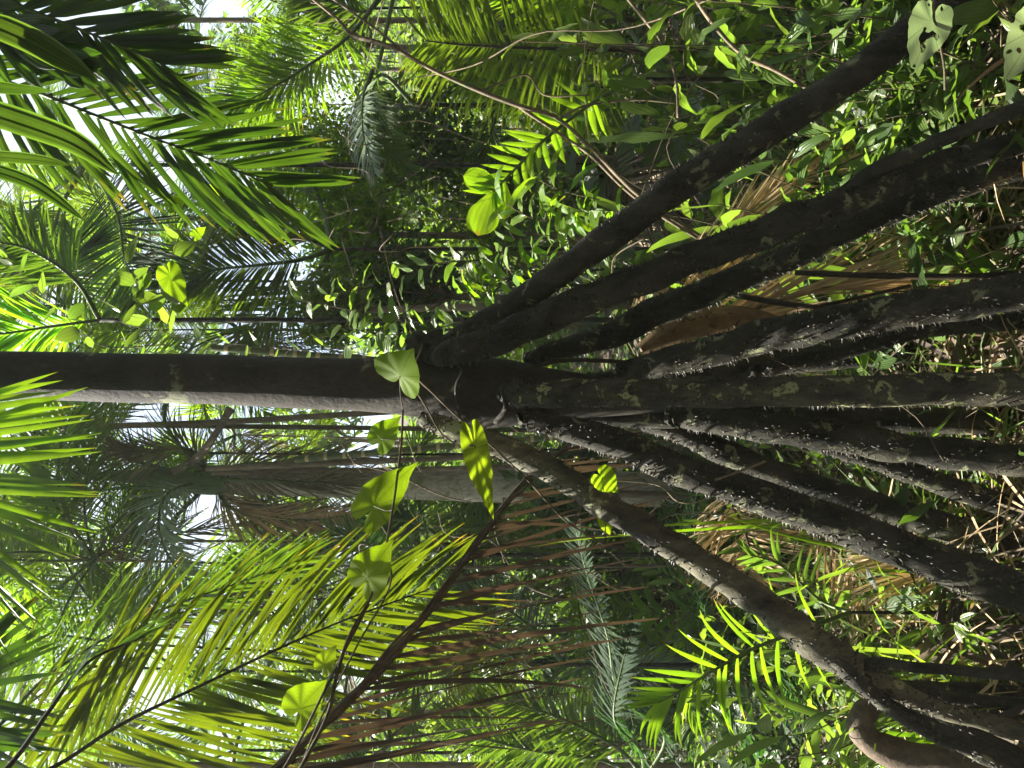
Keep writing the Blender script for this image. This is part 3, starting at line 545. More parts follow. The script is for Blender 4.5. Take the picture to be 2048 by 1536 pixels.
palm1('young_palm', 'young palm with vivid yellow green leaflets fanned out near the bottom edge', (1700, 1225, 2.3),
      [([(1600, 1262, 2.2), (1505, 1298, 2.15), (1425, 1342, 2.1), (1350, 1388, 2.1), (1318, 1405, 2.1)], 16, 135, 11, 'lime', dict(a=(74, 18), droop=.95, N=(.3, -1, .2), start=.12, lprof=[.7, 1, 1, .85, .6], fold=.25, jit=.05)),
       ([(1640, 1200, 2.4), (1560, 1130, 2.4), (1500, 1110, 2.4)], 10, 90, 10, 'herb', dict(a=(60, 25), droop=.6, N=(.1, -1, .1)))], tw=.006, trunk=True)
palm1('olive_palm', 'palm with fine yellowish leaflets, between the dead brown leaf and the bottom edge', (1130, 1330, 4.6),
      [([(1060, 1330, 4.5), (980, 1290, 4.4), (930, 1300, 4.4), (890, 1360, 4.4)], 50, 110, 6.5, 'yellow', dict(a=(75, 40), droop=.5, N=(.1, -.8, .5))),
       ([(1060, 1400, 4.5), (970, 1440, 4.4), (880, 1430, 4.4)], 50, 110, 7, 'palm', dict(a=(70, 35), droop=.6)),
       ([(1080, 1270, 4.7), (1000, 1210, 4.7), (920, 1180, 4.7)], 50, 110, 6, 'dark', dict(a=(70, 35), droop=.6))], tw=.05)
palm1('shaded_palm', 'dark green palm in shade just right of the glowing heart shaped leaf', (900, 1110, 4.0),
      [([(860, 1060, 3.9), (800, 1040, 3.9), (740, 1050, 3.9)], 34, 90, 7, 'blue', dict(a=(65, 30), droop=.7, N=(0, -.5, 1))),
       ([(850, 1150, 3.9), (790, 1180, 3.8), (740, 1240, 3.8)], 34, 90, 7, 'dark', dict(a=(65, 30), droop=.7, N=(0, -.6, .8))),
       ([(830, 1100, 4.1), (740, 1090, 4.1), (660, 1060, 4.1)], 40, 100, 7, 'palm', dict(a=(60, 30), droop=.7))], tw=.03)

# dry leaves caught between the roots
def dryfrond(label, pts, n, ln, wd, mat, **kw):
    W = px(*pts); o = thing('dry_frond', W[0], label, 'palm leaf'); dm = pts[0][2]
    kw.setdefault('rad', .008); frond(W, n, ln * dm / FPX, wd * dm / FPX, mats=(M[mat], M['rachtan']), parent=o, name='leaflets', **kw); return o
dryfrond('straw coloured dry palm leaf behind the two uppermost stilt roots', [(1340, 560, 2.6), (1420, 500, 2.6), (1500, 430, 2.6), (1590, 350, 2.6)], 34, 170, 9, 'straw', a=(12, 5), droop=.05, jit=.14, fold=.4, twist=.5)
dryfrond('orange brown dry palm leaf behind the third stilt root from the top', [(1230, 690, 2.8), (1320, 610, 2.75), (1420, 560, 2.7), (1520, 540, 2.7)], 34, 120, 9, 'straw', a=(34, 20), droop=.2, jit=.16, fold=.4, twist=.5)
dryfrond('brown dry palm leaf lying nearly level in the photo between third and fourth stilt roots', [(1280, 700, 2.5), (1450, 640, 2.45), (1650, 575, 2.4), (1850, 560, 2.4)], 30, 240, 8, 'straw', a=(12, 5), droop=.05, jit=.12, twist=.6)
dryfrond('brown tangle of hanging dry leaflets right of the blue green leaflets', [(1440, 980, 3.0), (1480, 1040, 3.0), (1500, 1110, 3.0), (1490, 1180, 3.0)], 60, 170, 7, 'straw', a=(80, 50), droop=1.5, jit=.4, twist=1.2)
dryfrond('straw coloured dry leaf close below the second stilt root near the right edge', [(1600, 560, 2.7), (1720, 520, 2.65), (1840, 470, 2.6), (1960, 440, 2.6)], 30, 150, 8, 'straw', a=(20, 8), droop=.1, jit=.2, twist=.8)
dryfrond('pale dry leaf lying under the outermost stilt root, right half', [(1560, 380, 2.9), (1660, 320, 2.9), (1760, 270, 2.9)], 26, 130, 8, 'straw', a=(40, 15), droop=.2, jit=.25, twist=.8)
dryfrond('tan dry leaf in the gap above the fork of the sunlit root', [(1620, 1060, 2.7), (1700, 1130, 2.65), (1760, 1230, 2.6)], 30, 140, 8, 'straw', a=(60, 25), droop=.6, jit=.3, twist=.9)
dryfrond('pale brown dry leaf lying under the wide lower stilt root', [(1980, 1180, 2.35), (1900, 1150, 2.35), (1820, 1120, 2.4), (1750, 1100, 2.45)], 40, 170, 9, 'straw', a=(60, 20), droop=.3, jit=.2, twist=.8)
dryfrond('dark dry leaf stalk and leaflets right of the forked root', [(1830, 1330, 2.3), (1900, 1270, 2.25), (1980, 1190, 2.2), (2060, 1130, 2.2)], 16, 150, 16, 'dead', a=(40, 15), droop=.3, jit=.15, twist=.8, rad=.014)
dryfrond('brown dry palm leaf fallen behind the outermost stilt root', [(1200, 330, 3.6), (1290, 390, 3.6), (1370, 420, 3.6)], 26, 130, 8, 'dead', a=(60, 30), droop=.4, jit=.2, twist=.8)
# brown sheath flap with dark spots
mb = MB(); Wm = spline(px((1280, 700, 2.36), (1350, 662, 2.34), (1430, 640, 2.34), (1510, 640, 2.35), (1590, 655, 2.36)), 22); T = nrm(np.gradient(Wm, axis=0)); S = nrm(np.cross(T, [0, -1, 0])); s = np.linspace(0, 1, 22)
wv = .045 * np.sin(np.pi * np.clip(s * .9 + .08, 0, 1)) ** .6
mb.grid(np.stack([Wm + S * (wv * q)[:, None] + np.array([0, -1, 0]) * (.03 * (1 - q * q))  for q in np.linspace(-1, 1, 9)], 1)); 
tag(mb.build('leaf_sheath', bark('sheath', (.16, .10, .045), (.26, .17, .08), (.04, .025, .012), 18, (1, 1, .5), thr=.62)), 'tan brown curled leaf sheath with dark spots, wedged between the stilt roots right of centre', 'leaf sheath')
# thin bare stems lying behind the roots
for k, (pts, r_, lab, m_) in enumerate([
    ([(1590, 545, 2.3), (1750, 552, 2.25), (1950, 552, 2.2), (2060, 540, 2.2)], .009, 'dark straight stick between the third and fourth stilt roots', 'rachdark'),
    ([(1470, 590, 2.35), (1600, 612, 2.3), (1700, 622, 2.3)], .009, 'short dark stick under the dry leaves right of the sheath', 'rachdark'),
    ([(1640, 612, 2.3), (1750, 588, 2.3), (1820, 572, 2.3)], .006, 'thin dark stick crossing the longer dark stick', 'rachdark'),
    ([(1850, 664, 2.5), (1950, 668, 2.45), (2060, 672, 2.4)], .007, 'brown stick right of the fourth stilt root near the right edge', 'rachtan'),
    ([(1790, 560, 2.6), (1900, 530, 2.6), (2060, 498, 2.6)], .022, 'pale mossy fallen stem near the right edge', 'twig'),
    ([(1430, 960, 1.8), (1500, 935, 1.78), (1530, 922, 1.78)], .003, 'tiny pale twig caught across the lower stilt roots', 'twig')]):
    mb = MB(); W = px(*pts); tube(mb, W, r_, 9, n=30, rough=.08, seed=k); tag(mb.build('fallen_stick', M[m_]), lab, 'stick')
# curved log, bottom right
mb = MB(); p, r = pxr([(1775, 1398, 2.15, 30), (1735, 1418, 2.12, 44), (1722, 1450, 2.1, 52), (1750, 1490, 2.08, 58), (1830, 1518, 2.05, 62), (1950, 1528, 2.0, 66), (2100, 1532, 2.0, 74)])
tube(mb, p, r, 24, n=90, rough=.05, seed=12); tag(mb.build('curved_log', M['log']), 'smooth grey brown curved log in the lower right corner', 'log')

# background trunks
def bgtrunk(label, top, bot, wpx, mat, ext=.6, name='thin_trunk', curve=0, cat='tree trunk', group=None):
    a, b = P(*top), P(*bot); d = b - a; k = (gz(b[0], b[1]) - .1 - b[2]) / d[2] if abs(d[2]) > .01 else 0; e = b + d * max(0, float(k))
    mb = MB(); m_ = (a + e) / 2 + np.array([curve, 0, 0]); r_ = wpx * .5 * top[2] / FPX
    o = thing(name, (e[0], e[1], e[2]), label, cat, group); tube(mb, [a + (a - e) * ext - [0, 0, .001], a, m_, e], [r_ * .8, r_, r_, r_ * 1.15], 14, n=60, rough=.03, seed=int(top[1]))
    mb.build('stem', M[mat], o); return o
bgtrunk('thin grey trunk, the upper of two just below the big dark trunk', (240, 850, 6.0), (900, 858, 6.0), 10, 'thintrunk')
bgtrunk('thin brown trunk bowed close to the big dark trunk', (350, 848, 5.0), (900, 836, 5.0), 12, 'thintrunk', curve=.06)
bgtrunk('greenish ringed cane just below the trunk, left of the skirted palm trunk', (640, 915, 4.4), (950, 888, 4.4), 13, 'cane', ext=.05, name='ringed_cane', cat='cane')
bgtrunk('brown slender trunk beside the ringed cane', (470, 935, 4.8), (1000, 912, 4.8), 11, 'thintrunk', ext=.05)
bgtrunk('second brown slender trunk, nearer the pale skirted trunk', (480, 945, 4.9), (1000, 935, 4.9), 10, 'thintrunk', ext=.05)
bgtrunk('ringed cane peeping out along the upper side of the big dark trunk', (490, 700, 3.6), (800, 724, 3.6), 14, 'cane', ext=.05, name='ringed_cane', cat='cane')
bgtrunk('slim upright trunk along the bottom edge of the photo', (700, 1531, 4.5), (1350, 1533, 4.5), 14, 'thintrunk')

# ------------------------------------------------------------------ climbing vines with heart-shaped leaves
def heart(parent, base, tip, wid, mat='heart', N=(0, -1, .1), cup=.1, name='leaf', kidney=0., label=None, holes=0):
    b, t_ = np.asarray(base), np.asarray(tip); Ld = t_ - b; l = np.linalg.norm(Ld); Y_ = Ld / l; N = np.asarray(N, float); Xd = nrm(np.cross(Y_, N)); Nn = np.cross(Xd, Y_)
    C_ = 49; th = np.linspace(-np.pi, np.pi, C_); a = np.abs(th)
    # outline: pointed tip at th=0, rounded lobes, notch at th=pi
    rho = np.interp(a, [0, .12, .35, .7, 1.1, 1.6, 2.1, 2.5, 2.8, 3.0, np.pi], [1, .86, .73, .66, .63, .62, .60, .52, .40, .24, .1])
    rho = rho * (1 + .02 * np.sin(th * 17 + l * 90))
    rr = np.linspace(0, 1, 9)[:, None]; xx = rr * rho * np.sin(th) * (wid / l) / 1.2 ; yy = rr * rho * np.cos(th)
    zz = cup * (xx ** 2) * 3 - .22 * np.maximum(yy, 0) ** 2 + .02 * np.sin(8 * th) * rr ** 2 - .12 * np.abs(xx) * .5
    g = b + (xx[..., None] * Xd + yy[..., None] * Y_ + zz[..., None] * Nn) * l
    uv = np.stack(np.broadcast_arrays(th[None] / (2 * np.pi) + .5, rr), -1)
    mb = MB(); mb.grid(g, uv); o = mb.build(name, M[mat], parent)
    if label: o['label'] = label
    return o
def petiole(parent, a, b, r=.0016, mat='vine'):
    mb = MB(); m_ = (np.asarray(a) + np.asarray(b)) / 2 + rng.normal(0, .006, 3); tube(mb, [a, m_, b], [r, r * .9, r * .7], 6, n=10); return mb.build('petiole', M[mat], parent)
v1 = tag(thing('heart_leaf_vine', P(560, 1540, 1.6), None, None), 'climbing vine with glowing heart shaped leaves looping in front of and below the trunk', 'vine')
mb = MB()
for pts, r_ in [([(806, 820, 1.95), (803, 880, 1.9), (795, 950, 1.8), (785, 1020, 1.72), (768, 1110, 1.66), (735, 1210, 1.6), (690, 1300, 1.56), (640, 1400, 1.52), (600, 1480, 1.52), (555, 1560, 1.52)], .0028),
                ([(845, 690, 2.08), (830, 745, 2.0), (870, 790, 1.98), (920, 838, 1.98), (985, 893, 1.97), (1060, 965, 1.92), (1130, 1040, 1.9), (1210, 1090, 1.9)], .0026),
                ([(812, 752, 1.98), (850, 810, 1.96), (878, 860, 1.97), (905, 885, 1.99)], .0022),
                ([(960, 900, 1.9), (945, 890, 1.86), (938, 892, 1.84)], .0016),
                ([(735, 1210, 1.6), (700, 1270, 1.57), (676, 1340, 1.54), (655, 1430, 1.53), (610, 1520, 1.52), (580, 1570, 1.52)], .004),
                ([(770, 1090, 1.66), (780, 1170, 1.62), (715, 1290, 1.58), (640, 1440, 1.55), (600, 1540, 1.55)], .002)]:
    tube(mb, px(*pts), r_, 7, n=60)
mb.build('stem', M['vine'], v1)
for b, t_, w_, nn in [((800, 752, 1.9), (818, 700, 1.86), 118, (.2, -1, .3)), ((762, 878, 1.92), (795, 832, 1.9), 62, (.4, -1, .1)), ((748, 1012, 1.8), (823, 922, 1.78), 88, (.5, -1, .1)),
                      ((950, 896, 1.86), (982, 1038, 1.8), 52, (.5, -.8, .2)), ((1205, 955, 1.9), (1240, 985, 1.9), 52, (.5, -1, .1)), ((735, 1155, 1.62), (776, 1082, 1.6), 92, (.6, -1, .1)),
                      ((600, 1418, 1.55), (645, 1360, 1.55), 86, (.6, -1, .2)), ((648, 1330, 1.6), (668, 1290, 1.6), 46, (.5, -.8, .2)), ((1210, 1040, 2.0), (1222, 1072, 2.0), 30, (.8, -.6, .2))]:
    heart(v1, P(*b), P(*t_), w_ * b[2] / FPX, N=nn)
for a, b in [((806, 820, 1.95), (800, 752, 1.9)), ((803, 880, 1.9), (762, 878, 1.92)), ((785, 1020, 1.72), (748, 1012, 1.8)), ((940, 892, 1.84), (950, 896, 1.86)), ((1150, 1050, 1.9), (1205, 955, 1.9)), ((757, 1150, 1.64), (735, 1155, 1.62)), ((648, 1400, 1.58), (600, 1418, 1.55)), ((690, 1300, 1.6), (648, 1330, 1.6)), ((1210, 1090, 1.9), (1210, 1040, 2.0))]:
    petiole(v1, P(*a), P(*b))

def leafy_stem(o, paths, spacing, lsize, mat, lw=.45, r_=.002, stemmat='vine', seed=0, droop=.4, wav=0., per=1, parts=True, sprd=.9, seg=7, cols=5, jit=.5):
    """stems as one part; the leaves along them one mesh, or a part each"""
    r2 = np.random.default_rng(seed); sm = MB(); B_, D_, N_, L_ = [], [], [], []
    for W in paths:
        R_ = spline(W, 80); T_ = nrm(np.gradient(R_, axis=0)); tube(sm, W, np.linspace(r_, r_ * .5, len(W)), 6, n=40, cap=False)
        Lt = np.linalg.norm(np.diff(R_, axis=0), axis=1).sum(); k = max(3, int(Lt / spacing)); ts = np.linspace(.08, .99, k)
        for j, t_ in enumerate(ts):
            for q in range(per):
                i = int(t_ * 79); s_ = 1 if (j + q) % 2 else -1; side = nrm(np.cross(T_[i], r2.normal(0, 1, 3) * jit + np.array([0, -1, .2])))
                B_.append(R_[i]); D_.append(T_[i] * r2.uniform(.2, .7) + side * s_ * sprd + r2.normal(0, .25, 3)); N_.append(r2.normal(0, .5, 3) + np.array([0, -.5, .9])); L_.append(lsize * r2.uniform(.6, 1.2))
    sm.build('stem', M[stemmat], o)
    B_, D_, N_, L_ = map(np.array, (B_, D_, N_, L_)); prof = lambda s: math.sin(math.pi * min(1, s ** .72)) ** .8 if 0 < s < 1 else .05
    if parts:
        for i in range(len(B_)):
            mb = MB(); blades(mb, B_[i:i + 1], D_[i:i + 1], N_[i:i + 1], L_[i:i + 1], L_[i:i + 1] * lw, seg, droop, .25, 0, .3, 0., prof, cols, wav); mb.build('leaf', M[mat], o)
    else:
        mb = MB(); blades(mb, B_, D_, N_, L_, L_ * lw, seg, droop, .25, 0, .3, 0., prof, cols, wav); mb.build('leaves', M[mat], o)
v2 = tag(thing('oval_leaf_vine', P(500, 690, 2.4), None, None), 'vine with oval yellow green leaves climbing along the upper side of the trunk at left', 'vine')
leafy_stem(v2, [px((900, 560, 2.3), (700, 690, 2.4), (500, 690, 2.4), (330, 665, 2.4), (290, 600, 2.3), (250, 520, 2.3)), px((330, 690, 2.4), (200, 690, 2.4), (110, 610, 2.3), (30, 535, 2.3), (0, 480, 2.3)), px((330, 665, 2.4), (350, 590, 2.35), (345, 520, 2.35), (370, 440, 2.3)), px((300, 660, 2.3), (240, 640, 2.3), (270, 590, 2.3), (320, 570, 2.3))], .045, .08, 'herb', .6, .0016, seed=5, parts=True, cols=3)
heart(v2, P(340, 552, 2.2), P(368, 612, 2.2), 52 * 2.2 / FPX, 'heart', label='dark heart shaped leaf'); heart(v2, P(410, 392, 2.0), P(462, 362, 2.0), 36 * 2.0 / FPX, 'heart'); heart(v2, P(345, 410, 2.0), P(375, 390, 2.0), 30 * 2 / FPX, 'heart'); heart(v2, P(392, 470, 2.1), P(410, 452, 2.1), 24 * 2.1 / FPX, 'heart')
v3 = tag(thing('torn_leaf_vine', P(2100, -40, 1.5), None, None), 'vine with a pale insect eaten heart shaped leaf in the upper right corner', 'vine')
mb = MB(); tube(mb, px((2140, -60, 1.5), (2000, -40, 1.45), (1880, -10, 1.4), (1868, 30, 1.38), (1874, 60, 1.38), (1888, 130, 1.38), (1890, 180, 1.4)), .0022, 6, n=40); tube(mb, px((2140, -60, 1.5), (2120, 20, 1.4), (2100, 80, 1.35), (2080, 110, 1.32)), .0022, 6, n=20); mb.build('stem', M['vine'], v3)
heart(v3, P(1862, 42, 1.38), P(1832, 140, 1.36), 80 * 1.38 / FPX, 'heartpale', label='pale torn leaf'); heart(v3, P(2070, 60, 1.32), P(2020, 155, 1.3), 95 * 1.3 / FPX, 'heartpale')

# ------------------------------------------------------------------ shrubs and woody stems
s1 = thing('woody_shrub', P(1470, 480, 2.7), 'shrub with long pale bare branches running diagonally from the top edge to the stilt roots', 'shrub')
mb = MB()
for rows in [[(590, -30, 2.8, 8), (674, 38, 2.7, 10), (706, 70, 2.65, 14), (780, 92, 2.6, 13), (870, 142, 2.6, 13), (960, 182, 2.6, 15), (1040, 212, 2.6, 15), (1120, 240, 2.62, 13), (1200, 315, 2.65, 13), (1290, 400, 2.7, 13), (1440, 500, 2.8, 14), (1620, 640, 2.9, 16)],
             [(640, -20, 2.7, 7), (730, 42, 2.65, 8), (785, 85, 2.6, 9), (800, 98, 2.6, 8)],
             [(1035, 210, 2.6, 12), (1100, 255, 2.62, 11), (1180, 310, 2.65, 10), (1270, 395, 2.7, 10), (1400, 480, 2.75, 12)],
             [(1120, 238, 2.62, 9), (1160, 215, 2.6, 8), (1210, 205, 2.6, 7), (1280, 200, 2.6, 6), (1350, 206, 2.6, 5)],
             [(1240, -20, 2.5, 9), (1290, 40, 2.5, 10), (1330, 95, 2.5, 10), (1352, 160, 2.5, 9), (1356, 235, 2.5, 8)],
             [(1380, -20, 2.3, 11), (1420, 40, 2.3, 13), (1480, 105, 2.3, 14), (1550, 140, 2.3, 13), (1620, 180, 2.3, 12)],
             [(960, 182, 2.6, 7), (1050, 150, 2.6, 6), (1090, 190, 2.6, 5), (1180, 190, 2.6, 4)],
             [(1760, -20, 2.0, 6), (1690, 60, 2.0, 6), (1620, 110, 2.0, 5), (1590, 122, 2.0, 4)]]:
    p, r = pxr(rows); tube(mb, p, r * .62, 9, n=70, rough=.09, seed=int(rows[0][0]) % 50 + 50)
mb.build('branches', M['twig'], s1)

def shrub(label, paths, spacing, lsize, mat, name='leafy_shrub', cat='shrub', **kw):
    o = thing(name, paths[0][0], label, cat); leafy_stem(o, paths, spacing, lsize, mat, **kw); return o
shrub('shrub of curled wavy edged sunlit leaves just above the first stilt root, centre', [px((1270, 430, 2.5), (1180, 420, 2.45), (1080, 440, 2.4), (1000, 400, 2.4)), px((1260, 440, 2.45), (1160, 480, 2.4), (1060, 470, 2.35), (970, 520, 2.35)), px((1150, 480, 2.4), (1080, 520, 2.35), (1010, 560, 2.35), (960, 600, 2.35)), px((1200, 400, 2.4), (1120, 380, 2.4), (1060, 350, 2.4))], .022, .135, 'lime', lw=.2, seed=1, droop=1.6, wav=.08, parts=True)
shrub('loose climber with narrow bright leaves hanging over the dark gap above the trunk base', [px((1000, 560, 2.4), (900, 600, 2.4), (800, 640, 2.4), (700, 620, 2.4), (600, 600, 2.4)), px((960, 520, 2.4), (860, 530, 2.4), (760, 570, 2.4), (650, 590, 2.4)), px((950, 640, 2.4), (850, 660, 2.4), (760, 670, 2.4), (680, 650, 2.4))], .028, .08, 'herb', lw=.36, seed=2, droop=1.0, wav=.06, name='narrow_leaf_climber', cat='vine')

# generic leafy plants of the undergrowth: built once per kind, then copied
def plant_proto(kind, seed):
    r2 = np.random.default_rng(seed); o = thing('leafy_plant', (0, 0, 0), 'x', 'plant'); paths = []
    for k in range({'a': 7, 'b': 5, 'c': 4, 'w': 6}[kind]):
        az = r2.uniform(0, 6.28); le = r2.uniform(.45, .85); sp_ = r2.uniform(.25, .75); d = np.array([math.cos(az), math.sin(az), 0])
        paths.append(np.array([d * sp_ * s * le + np.array([0, 0, le * s * (1 - .25 * s * sp_)]) + r2.normal(0, .012, 3) * (s > 0) for s in np.linspace(0, 1, 5)]))
    leafy_stem(o, paths, {'a': .05, 'b': .045, 'c': .07, 'w': .055}[kind], {'a': .115, 'b': .06, 'c': .17, 'w': .17}[kind], {'a': 'herb', 'b': 'bush', 'c': 'dark', 'w': 'herb'}[kind], lw={'a': .32, 'b': .5, 'c': .36, 'w': .17}[kind], seed=seed, droop=1.2, wav=.09, parts=False, r_=.003, stemmat='vine', cols=3, seg=6, jit=1.5)
    return o
def fern_proto(seed, n=7, lf=.55, mat='palm', nl=18, ll=.16, lw=.02, name='seedling_palm'):
    r2 = np.random.default_rng(seed); o = thing(name, (0, 0, 0), 'x', 'palm seedling')
    for k in range(n):
        az = k * 6.283 / n + r2.normal(0, .3); up = r2.uniform(.5, 1.3); d = np.array([math.cos(az), math.sin(az), 0])
        pts = [d * lf * s + np.array([0, 0, up * lf * s * (1 - .55 * s)]) for s in np.linspace(0, 1, 6)]
        frond(pts, nl, ll, lw, (65, 25), .8, (0, 0, 1), (M[mat], M['rach']), o, rad=.004, seg=5, start=.25)
    return o
def grass_proto(seed, mat='herb', n=26, hgt=.5, wd=.014):
    r2 = np.random.default_rng(seed); o = thing('grass_tuft', (0, 0, 0), 'x', 'grass'); mb = MB()
    az = r2.uniform(0, 6.28, n); t_ = r2.uniform(.1, .9, n); d = np.stack([np.cos(az) * t_, np.sin(az) * t_, np.ones(n)], 1)
    blades(mb, r2.normal(0, .03, (n, 3)) * [1, 1, 0], d, -np.stack([np.cos(az), np.sin(az), np.zeros(n)], 1), hgt * r2.uniform(.5, 1.2, n), wd, 9, 2.0, .3, 0, .5, cols=3, prof=lambda s: (.5 + .5 * min(1, s * 4)) * (1 - s ** 3))
    mb.build('blades', M[mat], o); return o
def copy_tree(o, parent=None):
    c = o.copy(); col.objects.link(c); c.parent = parent
    for ch in o.children: copy_tree(ch, c)
    return c
protos = {'a': plant_proto('a', 1), 'a2': plant_proto('a', 7), 'b': plant_proto('b', 2), 'b2': plant_proto('b', 8), 'c': plant_proto('c', 3), 'f': fern_proto(4), 'f2': fern_proto(5, 6, .8, 'blue', 22, .2, .022), 'f3': fern_proto(6, 8, .7, 'lime', 16, .2, .03), 'g': grass_proto(9), 'g2': grass_proto(10, 'bush', 18, .7, .02), 'w': plant_proto('w', 21), 'g3': grass_proto(12, 'lime', 14, .75, .022)}
used = set()
def put(kind, x, y, d, label, s=1.0, group=None):
    """x, y = photo pixel of the plant's middle, d its distance; the foot stands on the soil under it"""
    o = protos[kind]; o = copy_tree(o) if kind in used else o; used.add(kind)
    p = P(x, y, d); g = float(gz(p[0], p[1])); o.location = (p[0], p[1], max(g - .02, p[2] - .45 * s)); o.rotation_euler = (0, 0, rng.uniform(0, 6.28)); o.scale = (s, s, s)
    if p[2] - .45 * s > g + .05: o.location[2] = g - .02; o.scale = (s, s, min(2.2, s * (p[2] - g) / (.45 * s)))
    o['label'] = label
    if group: o['group'] = group
    return o
exec_list = [
 ('a', 1330, 120, 2.9, 'leafy plant with green lance leaves at the top edge, above the outermost stilt root', 1.1),
 ('c', 1240, 60, 3.0, 'plant with broad dark leaves beside the pale branch at the top edge', 1.1),
 ('a2', 1480, 60, 2.6, 'leafy plant with lance leaves at the top edge where the bare branch enters', 1.0),
 ('c', 1450, 190, 2.9, 'dark leaved plant just above the middle of the outermost stilt root', 1.0),
 ('b', 1300, 260, 3.2, 'small leaved plant in shade left of the outermost stilt root', 1.0),
 ('a', 1620, 60, 2.4, 'leafy plant above the far end of the outermost stilt root', .9),
 ('a2', 1720, 230, 2.5, 'bright leafy plant between the outermost and second stilt roots, near the right edge', 1.0),
 ('a', 1850, 180, 2.1, 'bright lance leaved plant under the pale torn leaf', .9),
 ('b', 1600, 330, 3.0, 'small leaved plant in the gap between the first two stilt roots', .9),
 ('c', 1960, 130, 2.0, 'broad leaved plant in the upper right corner beside the torn leaf', .8),
 ('g', 1250, 380, 3.2, 'grass tuft just left of the outermost stilt root', 1.0),
 ('f', 1270, 640, 3.4, 'palm seedling seen in the gap between the second and third stilt roots', 1.0),
 ('a2', 1900, 440, 2.6, 'lance leaved plant below the second stilt root at the right edge', .8),
 ('b2', 1830, 650, 3.2, 'small leaved plant behind the fourth stilt root', .7),
 ('c', 1670, 925, 2.9, 'plant with broad pleated sunlit leaves between the lower stilt roots', .6),
 ('b', 1480, 905, 3.3, 'yellow green small leaved plant behind the lower stilt roots', .9),
 ('a', 1850, 1000, 2.8, 'bright plant in the narrow gap between the lowest stilt roots near the right edge', .7),
 ('g', 1380, 1010, 3.0, 'grass tuft left of the wide lower stilt root', 1.2),
 ('g2', 1640, 1130, 2.6, 'tall arching grass between the wide lower root and the sunlit root', 1.1),
 ('g', 1780, 1180, 2.4, 'bright grass tuft right of the sunlit stilt root', 1.0),
 ('b2', 1560, 1080, 2.9, 'small dark round leaved plant under the brown dry tangle', .8),
 ('a', 1860, 1230, 2.4, 'bright leafy plant at the foot of the sunlit root fork', .8),
 ('a2', 1650, 1400, 2.5, 'sunlit leafy plant near the bottom edge beside the curved log', 1.0),
 ('g', 1580, 1420, 2.5, 'grass tuft left of the curved log', 1.1),
 ('b', 1520, 1460, 2.7, 'small leaved plant at the bottom edge left of the log', .9),
 ('g2', 1600, 1340, 2.3, 'long bladed bright grass under the fork of the sunlit root', .9),
 ('b2', 1870, 1480, 2.5, 'small leaved plant behind the roots in the lower right corner', .8),
 ('f2', 1450, 1450, 3.3, 'blue green palm seedling at the bottom edge beneath the young palm', 1.0),
 ('f2', 1150, 1450, 3.9, 'blue green palm seedling near the bottom edge, centre', 1.1),
 ('f', 1050, 1130, 4.2, 'dark palm seedling behind the dead brown leaf near its middle', 1.1),
 ('f', 950, 1480, 4.6, 'palm seedling at the bottom edge under the dead brown leaf', 1.2),
 ('f3', 1130, 1250, 4.6, 'yellow green palm seedling between drooping brown leaflets', 1.2),
 ('f2', 1350, 1230, 4.0, 'blue green palm seedling left of the sunlit root', 1.0),
 ('f', 1050, 950, 4.4, 'palm seedling seen through the gap under the root collar', 1.1),
 ('b', 1150, 300, 3.8, 'small leaved bush behind the long pale branches', 1.2),
 ('f', 1000, 480, 3.4, 'palm seedling behind the wavy leaved shrub', 1.0),
 ('f3', 880, 620, 4.2, 'lime palm seedling in the dark gap above the trunk base', .9),
 ('c', 830, 500, 4.3, 'dark broad leaved plant in the black hollow above the trunk', 1.4),
 ('c', 1100, 330, 4.0, 'dark plant in the hollow below the long pale branches', 1.3),
 ('b2', 1000, 100, 4.0, 'small leaved bush behind the drooping ribbon leaflets', 1.4),
 ('w', 1130, 500, 2.6, 'long narrow leaved plant tight against the upper side of the outermost stilt root', .9),
 ('w', 1560, 200, 2.6, 'long narrow leaved plant above the outermost stilt root, right half', 1.0),
 ('w', 1760, 90, 2.3, 'long narrow leaved plant close to the top edge near the torn leaf', .9),
 ('w', 1330, 30, 3.3, 'long narrow leaved plant hanging in at the top edge beside the bare branch', 1.1),
 ('g3', 1380, 1030, 2.7, 'wide bladed bright grass between the wide lower root and the sunlit root, left part', .8),
 ('g3', 1700, 1150, 2.3, 'wide bladed bright grass between the wide lower root and the sunlit root, right part', .7),
 ('g3', 1650, 1440, 2.3, 'wide bladed bright grass at the bottom edge beside the curved log', .8),
 ('w', 1560, 1380, 2.5, 'narrow leaved plant under the young palm', .8),
 ('w', 1950, 1080, 2.5, 'narrow leaved plant between the two lowest long roots at the right edge', .6),
]
for e in exec_list: put(*e[:5], s=e[5])

# broadleaf bushes and trees in the background: each a trunk with limbs and a crown of separate leaves
prof_oval = lambda s: math.sin(math.pi * min(1, s ** .72)) ** .8 if 0 < s < 1 else .05
def crown(o, c, rad, nclump, per, ls, mat, seed, flat=.8):
    r2 = np.random.default_rng(seed); cc = r2.normal(0, 1, (nclump, 3)); cc = cc / np.linalg.norm(cc, axis=1, keepdims=True) * (r2.uniform(0, 1, (nclump, 1)) ** .45) * rad * [1, 1, flat]
    cr_ = rad * r2.uniform(.10, .24, nclump); B_ = (c + cc)[:, None] + r2.normal(0, 1, (nclump, per, 3)) * cr_[:, None, None]
    B_ = B_.reshape(-1, 3); K = len(B_); D_ = r2.normal(0, 1, (K, 3)) + [0, 0, -.2]; N_ = r2.normal(0, .6, (K, 3)) + [0, 0, 1]
    l = ls * r2.uniform(.6, 1.3, K); mb = MB(); blades(mb, B_, D_, N_, l, l * .42, 3, .5, .3, 0, .2, 0, prof_oval, 3); mb.build('crown', M[mat], o)
    return c + cc
